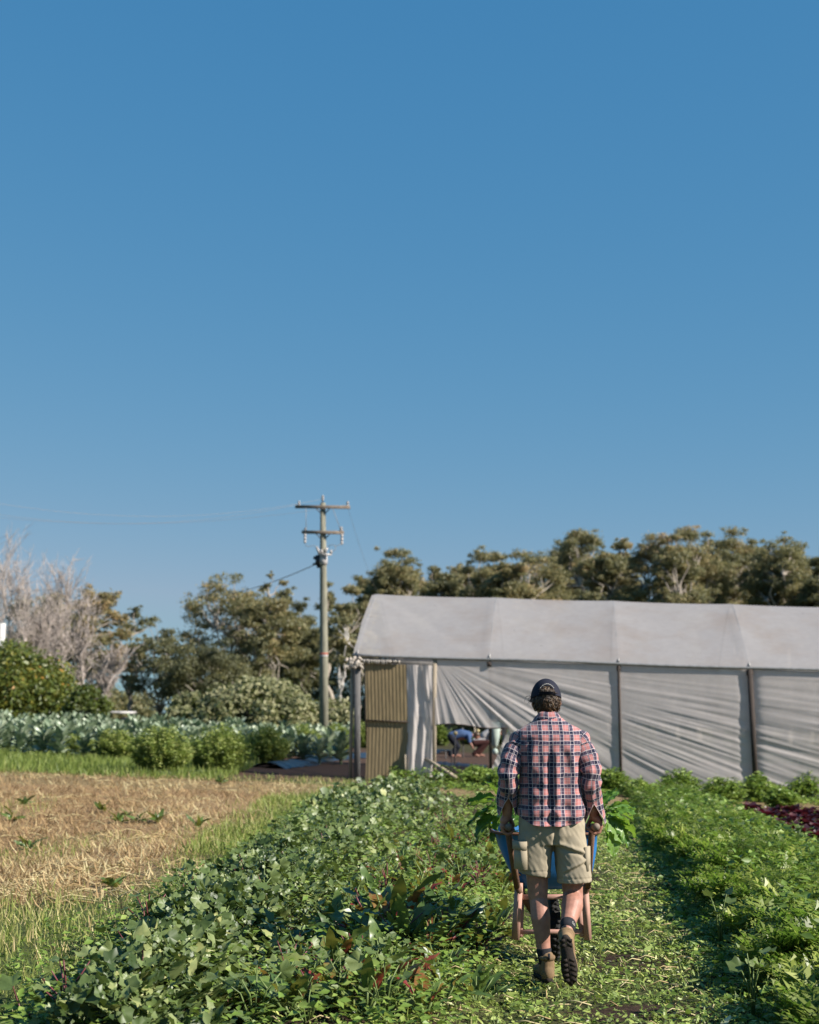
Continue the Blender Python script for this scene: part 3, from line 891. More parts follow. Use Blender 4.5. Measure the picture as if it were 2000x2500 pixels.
# ================================================================== TREES
def spray_bush(px, top_py, Y, halfw_px, label, seed, mat, name='bush', cat='bush', stems=150, per=46, size=.06, tint=.5, depth=.85, tvar=.25, group=None, lean=.0):
    """loose feathery plant: many arching stems, small leaves along each"""
    rng = R(seed)
    top = PX(px, top_py, Y); g = gz1(top.x, Y); H = top.z - g; W = halfw_px / FPX * Y
    root = empty(name, (top.x, Y, g)); tag(root, label, cat, group)
    B, T = Buf(), Buf()
    tv = np.array([(0, 0, 0), (.45, -.22, .06), (1, 0, -.05), (.45, .22, .06)]); tf = [np.array([(0, 1, 2, 3)])]
    for k in range(stems):
        a = rng.uniform(0, 2 * math.pi); r = rng.random() ** .55
        h = H * (1.0 - .45 * r ** 2.2) * (1 - .55 * rng.random() ** 1.5)
        tip = np.array((math.cos(a) * W * r * rng.uniform(.8, 1.08) + lean * h, math.sin(a) * W * depth * r, h))
        b0 = np.array((math.cos(a) * W * r * .45, math.sin(a) * W * depth * r * .45, -.03))
        mid = b0 * .55 + tip * .45 + (0, 0, H * .12)
        t = rng.uniform(.22, 1.0, per)
        P = ((1 - t) ** 2)[:, None] * b0 + (2 * t * (1 - t))[:, None] * mid + (t ** 2)[:, None] * tip
        P = P + rng.normal(0, .045, (per, 3)) * (1.2 - .7 * t)[:, None] * (H / 1.0) ** .5
        P[:, 2] = np.maximum(P[:, 2], .01)
        B.scatter(tv, tf, P, rots(rng, per, .8), size * rng.uniform(.6, 1.4, per), tint + rng.normal(0, .10) + rng.normal(0, tvar * .6, per) + .18 * (t - .6))
        if k % 3 == 0: T.tube([b0, mid, tip], [.010, .007, .003], 3, cap=False)
    put('stems', T.mesh('stems', M_GSTEM), root)
    put('foliage', B.mesh('foliage', mat, False), root)
    return root

def leaf_cloud(buf, rng, C, rad, n, size, flat=0.55, tint0=0.45, tvar=0.22, shell=0.25, aspect=0.45):
    """small bent leaf faces through one clump"""
    d = rng.normal(size=(n, 3)); d /= np.linalg.norm(d, axis=1)[:, None]
    rr = shell + (1 - shell) * rng.random(n)
    rr = np.where(rng.random(n) < 0.25, rng.random(n), rr)
    p = d * rr[:, None] * rad * np.array((1, 1, flat))
    p += rng.normal(0, 0.22 * rad, (n, 3)) * np.array((1, 1, .6))
    tv = np.array([(-.5, -.5 * aspect, 0), (.05, -.5 * aspect, .12), (.6, 0, 0), (.05, .5 * aspect, .12), (-.5, .4 * aspect, 0)])
    tf = [np.array([(0, 1, 2, 3, 4)])]
    t = tint0 + rng.normal(0, tvar, n) * 0.6
    nr = d * .75 + rng.normal(0, .5, (n, 3)) + np.array((0, 0, .35))
    buf.scatter(tv, tf, np.array(C) + p, face_rots(rng, nr), size * rng.uniform(.6, 1.3, n), t)

def limb(buf, a, b_, r0, r1, rng, wob=0.06, n=6, k=5, tint=.5):
    a, b_ = np.array(a, float), np.array(b_, float)
    L = np.linalg.norm(b_ - a)
    P = [a + (b_ - a) * t + rng.normal(0, wob * L, 3) * math.sin(math.pi * t) * (1, 1, .4) for t in np.linspace(0, 1, n)]
    buf.tube(P, np.linspace(r0, r1, n), k, tint, cap=False)
    return P

def gum_tree(px, top_py, Y, halfw_px, label, seed, name='gum_tree', clumps=78, leaves=460, size=0.15, crown_frac=0.66, bark=None, flat=0.56, tint=0.45, mat=None, tvar=.26, group=None, open_=0.0, limbs=11, low=None, crad=(.18, .36), trunk_r=None, clump_shell=.35):
    rng = R(seed)
    top = PX(px, top_py, Y)
    g = gz1(top.x, Y)
    H = top.z - g
    W = halfw_px / FPX * Y
    root = empty(name, (top.x, Y, g))
    tag(root, label, 'tree', group)
    cz = H * (1 - crown_frac / 2); hz = H * crown_frac / 2
    B, T = Buf(), Buf()
    bark = bark or M_BARK_W
    r0 = trunk_r or max(0.12, H * 0.022)
    fork = np.array((rng.normal(0, W * .08), rng.normal(0, .2), H * (1 - crown_frac) * rng.uniform(.75, 1.1)))
    limb(T, (0, 0, -.3), fork, r0, r0 * .75, rng, .04, 7, 8)
    cs = []
    k = 0
    while len(cs) < clumps and k < 4000:
        k += 1
        d = rng.normal(size=3); d /= np.linalg.norm(d)
        r = clump_shell + (1 - clump_shell) * rng.random() ** .5
        c = d * r
        if c[2] < -0.75 + open_: continue
        rad = W * rng.uniform(*crad)
        p = np.array((c[0] * max(W - rad * .8, .1), c[1] * W * .8, cz + c[2] * (hz - rad * flat)))
        if any(np.linalg.norm((p - q) / (1, 1, .6)) < (rad + r2) * .30 for q, r2 in cs): continue
        cs.append((p, rad))
    tips = []
    for j in range(limbs):
        p, rad = cs[(j * len(cs)) // limbs]
        mid = fork + (p - fork) * rng.uniform(.55, .8) + (0, -W * rng.uniform(.2, .75), -H * .02)
        limb(T, fork, mid, r0 * .42, r0 * .20, rng, .07)
        tips.append(mid)
    for p, rad in cs:
        q = min(tips, key=lambda t: np.linalg.norm(t - p))
        limb(T, q, p, r0 * .24, r0 * .07, rng, .08, 5, 4)
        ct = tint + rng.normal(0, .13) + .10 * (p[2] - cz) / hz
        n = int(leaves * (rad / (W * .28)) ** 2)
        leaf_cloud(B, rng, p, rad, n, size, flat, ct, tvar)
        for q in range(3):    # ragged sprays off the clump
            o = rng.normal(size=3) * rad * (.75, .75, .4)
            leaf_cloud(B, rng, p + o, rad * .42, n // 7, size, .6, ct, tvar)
    put('trunk', T.mesh('trunk', bark), root)
    put('crown', B.mesh('crown', mat or M_GUM, False), root)
    return root

def bare_tree(px, top_py, Y, halfw_px, label, seed, stems=5, twigs=260, bark=None, name='leafless_tree', spread=1.0, lean=0.0):
    rng = R(seed)
    top = PX(px, top_py, Y); g = gz1(top.x, Y); H = top.z - g; W = halfw_px / FPX * Y
    root = empty(name, (top.x, Y, g)); tag(root, label, 'tree', None)
    T, S = Buf(), Buf()
    ends = []
    fork = np.array((lean * .2, 0, H * .12))
    limb(T, (0, 0, -.2), fork, .2, .17, rng, .03)
    for j in range(stems):
        a = (j + rng.uniform(.2, .8)) / stems * 2 - 1
        tip = np.array((a * W * .75 + lean, rng.normal(0, W * .4), H * rng.uniform(.72, .98) * (1 - .18 * abs(a))))
        P = limb(T, fork, tip, .075, .016, rng, .05, 9, 6)
        ends.append(P)
    for k in range(twigs):
        P = ends[rng.integers(len(ends))]
        i = rng.integers(2, len(P)); base = P[i] + (P[i - 1] - P[i]) * rng.random()
        L = H * rng.uniform(.08, .2)
        d = np.array((rng.normal(0, .38) * spread, rng.normal(0, .4) * spread, rng.uniform(.55, 1.1))); d /= np.linalg.norm(d)
        tip = base + d * L + (0, 0, L * .25)
        m = (base + tip) / 2 + rng.normal(0, .05 * L, 3)
        if k % 9 > 4: continue
        S.tube([base, m, tip], [.020, .013, .006], 3, rng.random(), cap=False)
        for q in range(3):
            f = rng.uniform(.3, .9); b0 = base + (tip - base) * f
            d2 = d + rng.normal(0, .5, 3); d2[2] = abs(d2[2]); d2 /= np.linalg.norm(d2)
            S.tube([b0, b0 + d2 * L * .45], [.016, .007], 3, rng.random(), cap=False)
    put('trunk', T.mesh('trunk', bark or M_BARK_B), root)
    put('branches', S.mesh('branches', bark or M_BARK_B), root)

def bush(px, top_py, Y, halfw_px, label, seed, mat, name='bush', cat='bush', n=60, leaves=120, size=.16, flat=.8, tint=.5, base=0.0, depth=.7, tvar=.25, hgt=None, squash=1.0, group=None):
    rng = R(seed)
    top = PX(px, top_py, Y); g = gz1(top.x, Y); H = top.z - g; W = halfw_px / FPX * Y
    root = empty(name, (top.x, Y, g)); tag(root, label, cat, group)
    B, T = Buf(), Buf()
    for k in range(n):
        a = rng.uniform(0, 2 * math.pi); t = rng.random() ** .6; el = rng.random()
        z = H * (.08 + .80 * el)
        w = W * (1 - (max(0, el - .25) / .75) ** 2.2 * .85) * squash
        p = np.array((math.cos(a) * w * .85 * (.5 + .5 * t), math.sin(a) * w * depth * (.5 + .5 * t), z))
        rad = min(W, H) * rng.uniform(.16, .27)
        p[2] = min(p[2], H - rad * flat * .8)
        leaf_cloud(B, rng, p, rad, leaves, size, flat, tint + rng.normal(0, .10), tvar)
        if k % 4 == 0: limb(T, (rng.normal(0, W * .08), 0, -.1), p, .035, .012, rng, .06, 5, 4)
    put('stems', T.mesh('stems', M_BARK_D), root)
    put('foliage', B.mesh('foliage', mat, False), root)
    return root

GRP = 'gum trees behind the greenhouse'
for i, (px, top, Y, hw, lab, kw) in enumerate([
    (968, 1333, 105, 84, 'umbrella topped gum tree rising over the left end of the greenhouse roof', dict(crown_frac=.66, tint=.38)),
    (1086, 1356, 112, 66, 'low rounded gum tree just right of the umbrella topped one above the roof', dict(crown_frac=.7, tint=.5)),
    (1192, 1327, 108, 84, 'mid height gum tree above the first roof seam of the greenhouse', dict(tint=.45)),
    (1296, 1317, 104, 106, 'broad yellowish green gum tree above the middle of the first roof bays', dict(tint=.62, clumps=46)),
    (1420, 1278, 110, 92, 'dark gum tree with two open domes standing out against the sky', dict(crown_frac=.6, tint=.34)),
    (1520, 1300, 114, 66, 'narrow brownish gum tree wedged beside the dark double domed tree', dict(tint=.6)),
    (1598, 1285, 108, 92, 'brownish gum tree left of the tallest crown behind the greenhouse', dict(tint=.62, clumps=44)),
    (1690, 1268, 106, 108, 'tallest gum tree of the wood behind the greenhouse with white limbs', dict(tint=.52, clumps=48, limbs=10)),
    (1782, 1284, 112, 86, 'gum tree with an arched top just right of the tallest crown', dict(tint=.5)),
    (1906, 1294, 104, 102, 'wide gum tree with pale forked trunks near the right end of the wood', dict(tint=.5, crown_frac=.56, limbs=10, open_=.2)),
    (1996, 1352, 100, 60, 'lower gum tree at the far right end of the wood', dict(tint=.42)),
]):
    gum_tree(px, top, Y, hw, lab, 100 + i, group=None, **kw)
# second rank, lower and darker with depth
for i, (px, top, Y, hw, lab) in enumerate([
    (905, 1398, 118, 62, 'small gum tree peeping between the power pole and the umbrella topped gum'),
    (1025, 1380, 122, 70, 'gum tree filling the gap left of the low rounded gum'),
    (1140, 1350, 120, 72, 'gum tree behind the gap left of the first roof seam'),
    (1240, 1334, 98, 70, 'shorter gum tree in front of the yellowish green gum'),
    (1355, 1314, 122, 80, 'gum tree filling in left of the dark double domed gum'),
    (1470, 1310, 98, 80, 'shorter gum tree in front of the dark double domed gum'),
    (1640, 1292, 96, 86, 'shorter bushy gum in front of the tallest crown'),
    (1745, 1292, 120, 80, 'gum tree filling in between the tallest and the arched crown'),
    (1838, 1307, 118, 72, 'gum tree filling in left of the wide forked gum'),
    (1955, 1330, 116, 70, 'gum tree behind the far right end of the wood'),
]):
    gum_tree(px, top, Y, hw, lab, 140 + i, clumps=70, tint=.42 + .05 * (i % 4), crown_frac=.72, flat=.5)
# left of the pole
gum_tree(552, 1390, 92, 140, 'large spreading gum tree with layered umbrella clumps left of the pole', 201, clumps=70, leaves=290, flat=.42, tint=.44, crown_frac=.78, open_=.1, limbs=10, crad=(.14, .26))
gum_tree(655, 1432, 88, 105, 'dense olive gum tree between the spreading gum and the pole', 202, clumps=48, tint=.46, crown_frac=.85, flat=.6, crad=(.18, .32))
gum_tree(668, 1396, 99, 50, 'thin topped gum crown poking out left of the pole', 203, clumps=16, leaves=190, crown_frac=.4, tint=.42)
gum_tree(500, 1560, 84, 120, 'dark low gum tree shading the ground behind the pale shrub', 204, clumps=44, tint=.22, crown_frac=.92, flat=.7)
gum_tree(742, 1462, 96, 76, 'shadowy gum tree directly behind the power pole', 205, clumps=34, tint=.30, crown_frac=.86, flat=.6)
gum_tree(868, 1416, 92, 62, 'gum tree with drooping sprays above the greenhouse corner', 206, clumps=30, tint=.40, crown_frac=.8)
gum_tree(800, 1412, 98, 50, 'wispy gum top just right of the power pole', 207, clumps=16, leaves=180, crown_frac=.55, tint=.4)
gum_tree(832, 1480, 76, 58, 'slender gum with a bright white forked trunk right of the pole', 208, clumps=22, leaves=160, crown_frac=.66, tint=.44, open_=.3, limbs=6, trunk_r=.15, bark=solid('white_bark', (.62, .57, .52), .8, .2, 1.5))
gum_tree(398, 1478, 86, 90, 'sparse dark gum with sky showing through in the middle left gap', 209, clumps=46, leaves=240, crown_frac=.95, tint=.2, crad=(.14, .26), clump_shell=.2)
gum_tree(330, 1462, 95, 62, 'small open gum crown left of the sky gap', 210, clumps=30, leaves=240, crown_frac=.8, tint=.28, crad=(.16, .3))
gum_tree(238, 1424, 88, 92, 'brown tinged gum tree with orange leaf tips beside the leafless trees', 211, clumps=72, leaves=420, crown_frac=.85, tint=.62, crad=(.14, .27), flat=.7)
gum_tree(105, 1428, 96, 110, 'brownish gum tree standing behind the leafless trees', 212, clumps=64, leaves=420, crown_frac=.8, tint=.66, crad=(.14, .27), flat=.65)
bare_tree(150, 1338, 78, 46, 'tall leafless tree with upright pinkish twigs nearest the gums', 301, stems=7, twigs=300)
bare_tree(48, 1296, 80, 50, 'tallest leafless tree with pale upright branches', 302, stems=6, twigs=280)
bare_tree(-12, 1310, 82, 44, 'leafless tree cut by the edge of the picture beside the tallest bare one', 303, stems=6, twigs=220)
bare_tree(100, 1420, 74, 74, 'broad leafless tree with crossing pale branches above the citrus tree', 304, stems=10, twigs=520, spread=1.5)
bare_tree(200, 1400, 76, 44, 'thin leafless tree leaning beside the brown tinged gum', 305, stems=5, twigs=200)
bare_tree(232, 1560, 70, 62, 'low tangle of bare pale branches spilling toward the trailer', 306, stems=10, twigs=420, spread=2.0, lean=.9)
# shrubs in front of the wood
bush(20, 1566, 60, 205, 'large round citrus tree dotted with orange and yellow leaves', 401, M_CITRUS, 'citrus_tree', 'tree', n=170, leaves=150, size=.17, tint=.5, depth=.9, tvar=.34)
bush(215, 1668, 57, 70, 'small dark green shrub at the foot of the citrus tree', 402, M_CITRUS, 'shrub', 'shrub', n=50, leaves=110, size=.15, tint=.25, squash=1.0)
bush(630, 1654, 58, 205, 'wide pale grey green shrub with cream tips in front of the gums', 403, M_PALE, 'shrub', 'shrub', n=170, leaves=110, size=.17, tint=.5, depth=.6, tvar=.3)
bush(470, 1690, 58, 92, 'lower pale shrub joined to the wide pale one beside the sky gap', 404, M_PALE, 'shrub', 'shrub', n=60, leaves=100, size=.16, tint=.48, depth=.7)
bush(815, 1700, 58, 80, 'yellowish pale shrub between the pole and the greenhouse corner', 405, M_PALE, 'shrub', 'shrub', n=50, leaves=100, size=.16, tint=.6, depth=.7)

# the understorey of the wood reads as one mass
def understorey():
    rng = R(77); B = Buf()
    for k in range(1150):
        px = rng.uniform(640, 2150) if k % 5 else rng.uniform(60, 640)
        Y = rng.uniform(110, 130)
        x = (px - 1000) / FPX * Y
        hi = float(np.interp(px, [640, 860, 980, 1090, 1200, 1300, 1420, 1600, 1700, 1900, 2000, 2150], [5, 8, 10.6, 9.8, 10.8, 11.2, 12, 12, 12.6, 12, 10.4, 10])) if px > 640 else 2.2
        z = gz1(x, Y) + rng.uniform(.2, hi) * (1 if px > 640 else 1)
        if 360 < px < 470: continue
        leaf_cloud(B, rng, (x, Y, z), rng.uniform(.9, 1.7), 120, .30, .6, rng.uniform(.2, .55), .24)
    tag(put('undergrowth', B.mesh('undergrowth', M_GUM, False)), kind='stuff')
understorey()
# ================================================================== FIELD PLANTS
def palm_leaf(n=16, lobes=5, cup=.22, wave=.05):
    """round lobed leaf on the xy plane, stalk end at the origin, radius about 0.5"""
    V = [(0, 0, 0)]
    for i in range(n):
        a = RAD(-155) + RAD(310) * i / (n - 1)
        r = .5 * (1 - .30 * abs(math.sin(a * lobes / 2.0)) ** 1.3) * (1.0 if abs(a) < 2.2 else .85)
        x, y = .16 + r * math.cos(a), r * math.sin(a)
        V.append((x, y, cup * (r * r) * 1.6 - .10 * max(0, x) + wave * math.sin(a * 4.0) + .045 * math.cos(a * lobes)))
    F = [np.array([(0, i, i + 1) for i in range(1, n)])]
    return np.array(V), F

def long_leaf(L=1.0, W=.42, n=6, curl=.35, wave=.05, seed=0):
    """oval leaf along +x with a keel, drooping tip, ruffled edge"""
    rg = R(seed); V = []
    for i in range(n + 1):
        t = i / n
        w = W * .5 * (math.sin(math.pi * min(1, t * .92 + .08) ** .85) ** .75) * (1.0 if t < 1 else .1)
        x = L * t; z = -curl * t * t * L * .6
        e = wave * rg.normal()
        V += [(x, -w, z + w * .35 + wave * rg.normal()), (x + .01, 0, z), (x, w, z + w * .35 + e)]
    F = []
    for i in range(n):
        a = i * 3
        F += [(a, a + 1, a + 4, a + 3), (a + 1, a + 2, a + 5, a + 4)]
    return np.array(V), [np.array(F)]

def small_leaf():
    return np.array([(0, 0, 0), (.45, -.28, .08), (1, 0, -.06), (.45, .28, .08)]), [np.array([(0, 1, 2), (0, 2, 3)])]

def frond(n=6, seed=0, curl=.5, w=.30):
    """feathery leaf: a thin rib with pairs of cut leaflets"""
    rg = R(seed); V, F = [], []
    for i in range(n):
        t = .28 + .72 * i / (n - 1)
        x, z = t, -curl * t * t * .5
        L = w * (1 - .75 * abs(t - .55) / .5) * rg.uniform(.8, 1.2)
        for sgn in (-1, 1):
            o = len(V); dz = rg.normal(0, .05)
            V += [(x, 0, z), (x + L * .25, sgn * L * .5, z + .04 + dz), (x + L * .75, sgn * L * .85, z - .02 + dz), (x + L * .5, sgn * L * .28, z + dz)]
            F.append((o, o + 1, o + 2, o + 3))
    o = len(V); V += [(0, -.012, 0), (0, .012, 0), (1, 0, -curl * .5)]; 
    return np.array(V), [np.array(F), np.array([(o, o + 1, o + 2)])]

def blade(seed=0):
    c = R(seed).uniform(.1, .5)
    return np.array([(-.05, 0, 0), (.05, 0, 0), (.035, c * .3, .55), (-.035, c * .3, .55), (0, c, 1.0)]), [np.array([(0, 1, 2, 3)]), np.array([(3, 2, 4)])]

def flat_bit(seed):
    rg = R(seed); a = np.sort(rg.uniform(0, 2 * math.pi, 6)); r = rg.uniform(.3, .6, 6)
    V = np.stack([r * np.cos(a), r * .38 * np.sin(a), rg.normal(0, .06, 6)], 1)
    return V, [np.array([tuple(range(6))])]

def field_points(rng, n, smin, smax, ymin, ymax, power=1.0):
    """random spots given in row coordinates, denser toward the camera"""
    t = rng.random(n) ** power
    y = ymin * (ymax / ymin) ** t
    s = rng.uniform(0, 1, n)
    lo = smin(y) if callable(smin) else smin
    hi = smax(y) if callable(smax) else smax
    s = lo + (hi - lo) * s
    return s + 0.1 * (y - 8.4), y

def near_man(x, y, pad=0.0):
    """feet, barrow wheel and legs need their room"""
    return ((np.abs(x - 0.86) < .30 + pad) & (y > 7.8) & (y < 9.75))

# ---- weedy bed on the left: low carpet that nobody could count
def carpet():
    rng = R(11); B = Buf()
    x, y = field_points(rng, 26000, lambda v: left_edge(v) - .15, -0.75, 6.4, 25.5, .9)
    s = row_s(x, y)
    mound = np.clip(.55 + .75 * vnoise(x * 1.15, y * 1.15, 21) + .35 * vnoise(x * 2.9, y * 2.9, 22), 0, 1.25)
    hmax = .05 + .27 * smooth(0, .5, s - left_edge(y)) * (1 - smooth(-1.15, -.85, s)) * mound
    gap = (vnoise(x * 1.9, y * 1.9, 24) > .42) | ((s > -1.05) & (rng.random(len(x)) < .6))
    keep = ~(gap & (rng.random(len(x)) < .75))
    x, y, s, hmax = x[keep], y[keep], s[keep], hmax[keep]
    z = gz(x, y) + hmax * rng.random(len(x)) ** .6
    sz = .025 + .075 * rng.random(len(x)) ** 1.8 + .05 * (rng.random(len(x)) < .05)
    sz = sz * np.where(y < 9.5, 1.05, 1.0)
    nrm = np.stack([rng.normal(.3, .9, len(x)), rng.normal(-.35, .9, len(x)), np.ones(len(x)) * .9], 1)
    tint = .34 + rng.normal(0, .24, len(x)) + .16 * vnoise(x * .9, y * .9, 23) + .3 * (rng.random(len(x)) < .06)
    near = y < 13
    tv, tf = palm_leaf(15)
    B.scatter(tv, tf, np.stack([x, y, z], 1)[near], face_rots(rng, nrm[near]), sz[near], tint[near])
    tv, tf = palm_leaf(7)
    B.scatter(tv, tf, np.stack([x, y, z], 1)[~near], face_rots(rng, nrm[~near]), sz[~near] * 1.15, tint[~near])
    tag(put('weed_leaves', B.mesh('weed_leaves', M_MALLOW)), kind='stuff')
    # small leaves in and under it
    B = Buf()
    for k in range(2):
        x, y = field_points(rng, 6000, lambda v: left_edge(v) - .2, .35, 6.4, 25.5, .9)
        s = row_s(x, y)
        z = gz(x, y) + rng.random(len(x)) ** 1.5 * .22
        ok = ~near_man(x, y)
        x, y, z = x[ok], y[ok], z[ok]; n = len(x)
        tv, tf = small_leaf()
        B.scatter(tv, tf, np.stack([x, y, z], 1), rots(rng, n, .5), rng.uniform(.025, .075, n), .45 + rng.normal(0, .2, n))
    # upright leafy weeds of other kinds pushing through
    B3 = Buf()
    for sd, wd in ((41, .42), (42, .34), (43, .5)):
        tv3, tf3 = long_leaf(1, wd, 5, .55, .06, sd)
        x, y = field_points(rng, 420, lambda v: left_edge(v) + .1, -.7, 6.5, 22, .9)
        ok = ~near_man(x, y, .05) & (vnoise(x * 1.7, y * 1.7, 26) > -.25); x, y = x[ok], y[ok]
        for q in range(3):
            n = len(x)
            yaw = rng.uniform(0, 2 * math.pi, n); pit = -rng.uniform(.35, 1.25, n)
            cy, sy, cp, sp_ = np.cos(yaw), np.sin(yaw), np.cos(pit), np.sin(pit); Z = np.zeros(n)
            Rm = np.stack([np.stack([cy * cp, -sy, cy * sp_], 1), np.stack([sy * cp, cy, sy * sp_], 1), np.stack([-sp_, Z, cp], 1)], 1)
            B3.scatter(tv3, tf3, np.stack([x + rng.normal(0, .015, n), y + rng.normal(0, .015, n), gz(x, y) + .10 + .10 * rng.random(n)], 1), Rm, rng.uniform(.06, .14, n), .45 + rng.normal(0, .26, n))
    tag(put('upright_weed_leaves', B3.mesh('upright_weed_leaves', M_MALLOW)), kind='stuff')
    # clippings and yellowed bits between the clumps
    B2 = Buf()
    for sd in (5, 6):
        tv2, tf2 = flat_bit(sd)
        x, y = field_points(rng, 6000, lambda v: left_edge(v) - .1, .2, 6.4, 22, .85); n = len(x)
        nr = np.stack([rng.normal(.1, .5, n), rng.normal(-.1, .5, n), np.ones(n)], 1)
        B2.scatter(tv2, tf2, np.stack([x, y, gz(x, y) + .01 + .05 * rng.random(n)], 1), face_rots(rng, nr), rng.uniform(.015, .06, n), np.clip(.45 + rng.normal(0, .25, n), 0, 1.1))
    tag(put('clippings', B2.mesh('clippings', M_CHOP)), kind='stuff')
    tag(put('small_weeds', B.mesh('small_weeds', M_WEED)), kind='stuff')
    # upright seedling weeds: stems with little whorls
    B = Buf()
    x, y = field_points(rng, 900, -2.4, .45, 6.5, 18, .8)
    ok = ~near_man(x, y); x, y = x[ok], y[ok]
    tv, tf = small_leaf()
    for a, b_ in zip(x, y):
        h = rng.uniform(.12, .34); z0 = gz1(a, b_); k = 9
        t = np.linspace(.25, 1, k)
        ln = rng.normal(0, .12, 2)
        P = np.stack([a + ln[0] * h * t, b_ + ln[1] * h * t, z0 + h * t], 1)
        B.scatter(tv, tf, P, rots(rng, k, .3), rng.uniform(.04, .08, k) * (1.2 - .6 * t), .6 + rng.normal(0, .12, k))
    tag(put('seedling_weeds', B.mesh('seedling_weeds', M_WEED)), kind='stuff')
carpet()

def bare_at(x, y):
    v = np.zeros_like(x)
    for p, q in BARE: v = np.maximum(v, np.exp(-((x - p) / .24) ** 2 - ((y - q) / .13) ** 2))
    return v

# ---- path of chopped leaves and grass where the man walks
def path_cover():
    rng = R(12); B = Buf()
    for tv, tf in (flat_bit(1), flat_bit(2), flat_bit(3), flat_bit(4)):
        x, y = field_points(rng, 9500, -.05, 1.95, 6.4, 24, .8)
        ok = (vnoise(x * 1.9, y * 1.9, 34) < .52) & (bare_at(x, y) < .3); x, y = x[ok], y[ok]
        n = len(x)
        z = gz(x, y) + .006 + (.03 + .05 * (vnoise(x * 2.4, y * 2.4, 35) > .1)) * rng.random(n) ** 1.5
        nrm = np.stack([rng.normal(.1, .45, n), rng.normal(-.1, .45, n), np.ones(n)], 1)
        tint = np.clip(.46 + rng.normal(0, .22, n) + .16 * vnoise(x * 1.6, y * 1.6, 36), 0, 1) + .45 * (rng.random(n) < .04)
        B.scatter(tv, tf, np.stack([x, y, z], 1), face_rots(rng, nrm), rng.uniform(.012, .055, n) * np.where(rng.random(n) < .05, 2.0, 1), tint)
    tag(put('chopped_leaves', B.mesh('chopped_leaves', M_CHOP)), kind='stuff')
    B = Buf()
    for sd in range(3):
        tv, tf = blade(sd)
        x, y = field_points(rng, 2200, -.1, 2.0, 6.4, 24, .8)
        n = len(x); ok = (vnoise(x * 1.7, y * 1.7, 31) > -.25) & (bare_at(x, y) < .4); x, y = x[ok], y[ok]; n = len(x)
        B.scatter(tv, tf, np.stack([x, y, gz(x, y)], 1), rots(rng, n, .8), rng.uniform(.03, .10, n), .42 + rng.normal(0, .18, n))
    tv, tf = frond(5, 3)
    x, y = field_points(rng, 4200, .0, 1.95, 6.4, 22, .8)
    n = len(x); ok = (vnoise(x * 1.4, y * 1.4, 33) > -.1) & ~near_man(x, y, -.12); x, y = x[ok], y[ok]; n = len(x)
    B.scatter(tv, tf, np.stack([x, y, gz(x, y) + .015], 1), rots(rng, n, .45), rng.uniform(.04, .10, n), .34 + rng.normal(0, .15, n))
    tag(put('path_grass', B.mesh('path_grass', M_GRASS)), kind='stuff')
    B = Buf(); tv, tf = small_leaf()
    for q in range(2):
        x, y = field_points(rng, 9000, -.05, 1.95, 6.4, 24, .8)
        ok = (vnoise(x * 1.5, y * 1.5, 37) > -.35) & (bare_at(x, y) < .35) & ~near_man(x, y, -.1); x, y = x[ok], y[ok]; n = len(x)
        B.scatter(tv, tf, np.stack([x, y, gz(x, y) + (.015 + .06 * (vnoise(x * 2.2, y * 2.2, 38) > 0)) * rng.random(n)], 1), rots(rng, n, .45), rng.uniform(.018, .055, n), .58 + rng.normal(0, .2, n) + .2 * vnoise(x * 1.1, y * 1.1, 39))
    tag(put('path_weeds', B.mesh('path_weeds', M_WEED)), kind='stuff')
    # pale straw stalks dropped on the path
    B = Buf()
    x, y = field_points(rng, 900, -.9, 1.9, 6.5, 20, .8)
    for a, b_ in zip(x, y):
        t = rng.uniform(0, 6.28); L = rng.uniform(.06, .2); z = gz1(a, b_) + .03
        B.tube([(a, b_, z), (a + math.cos(t) * L * .5, b_ + math.sin(t) * L * .5, z + rng.uniform(0, .03)), (a + math.cos(t) * L, b_ + math.sin(t) * L, z)], .0035, 3, rng.uniform(.5, 1))
    tag(put('loose_stalks', B.mesh('loose_stalks', M_STRAW)), kind='stuff')
path_cover()

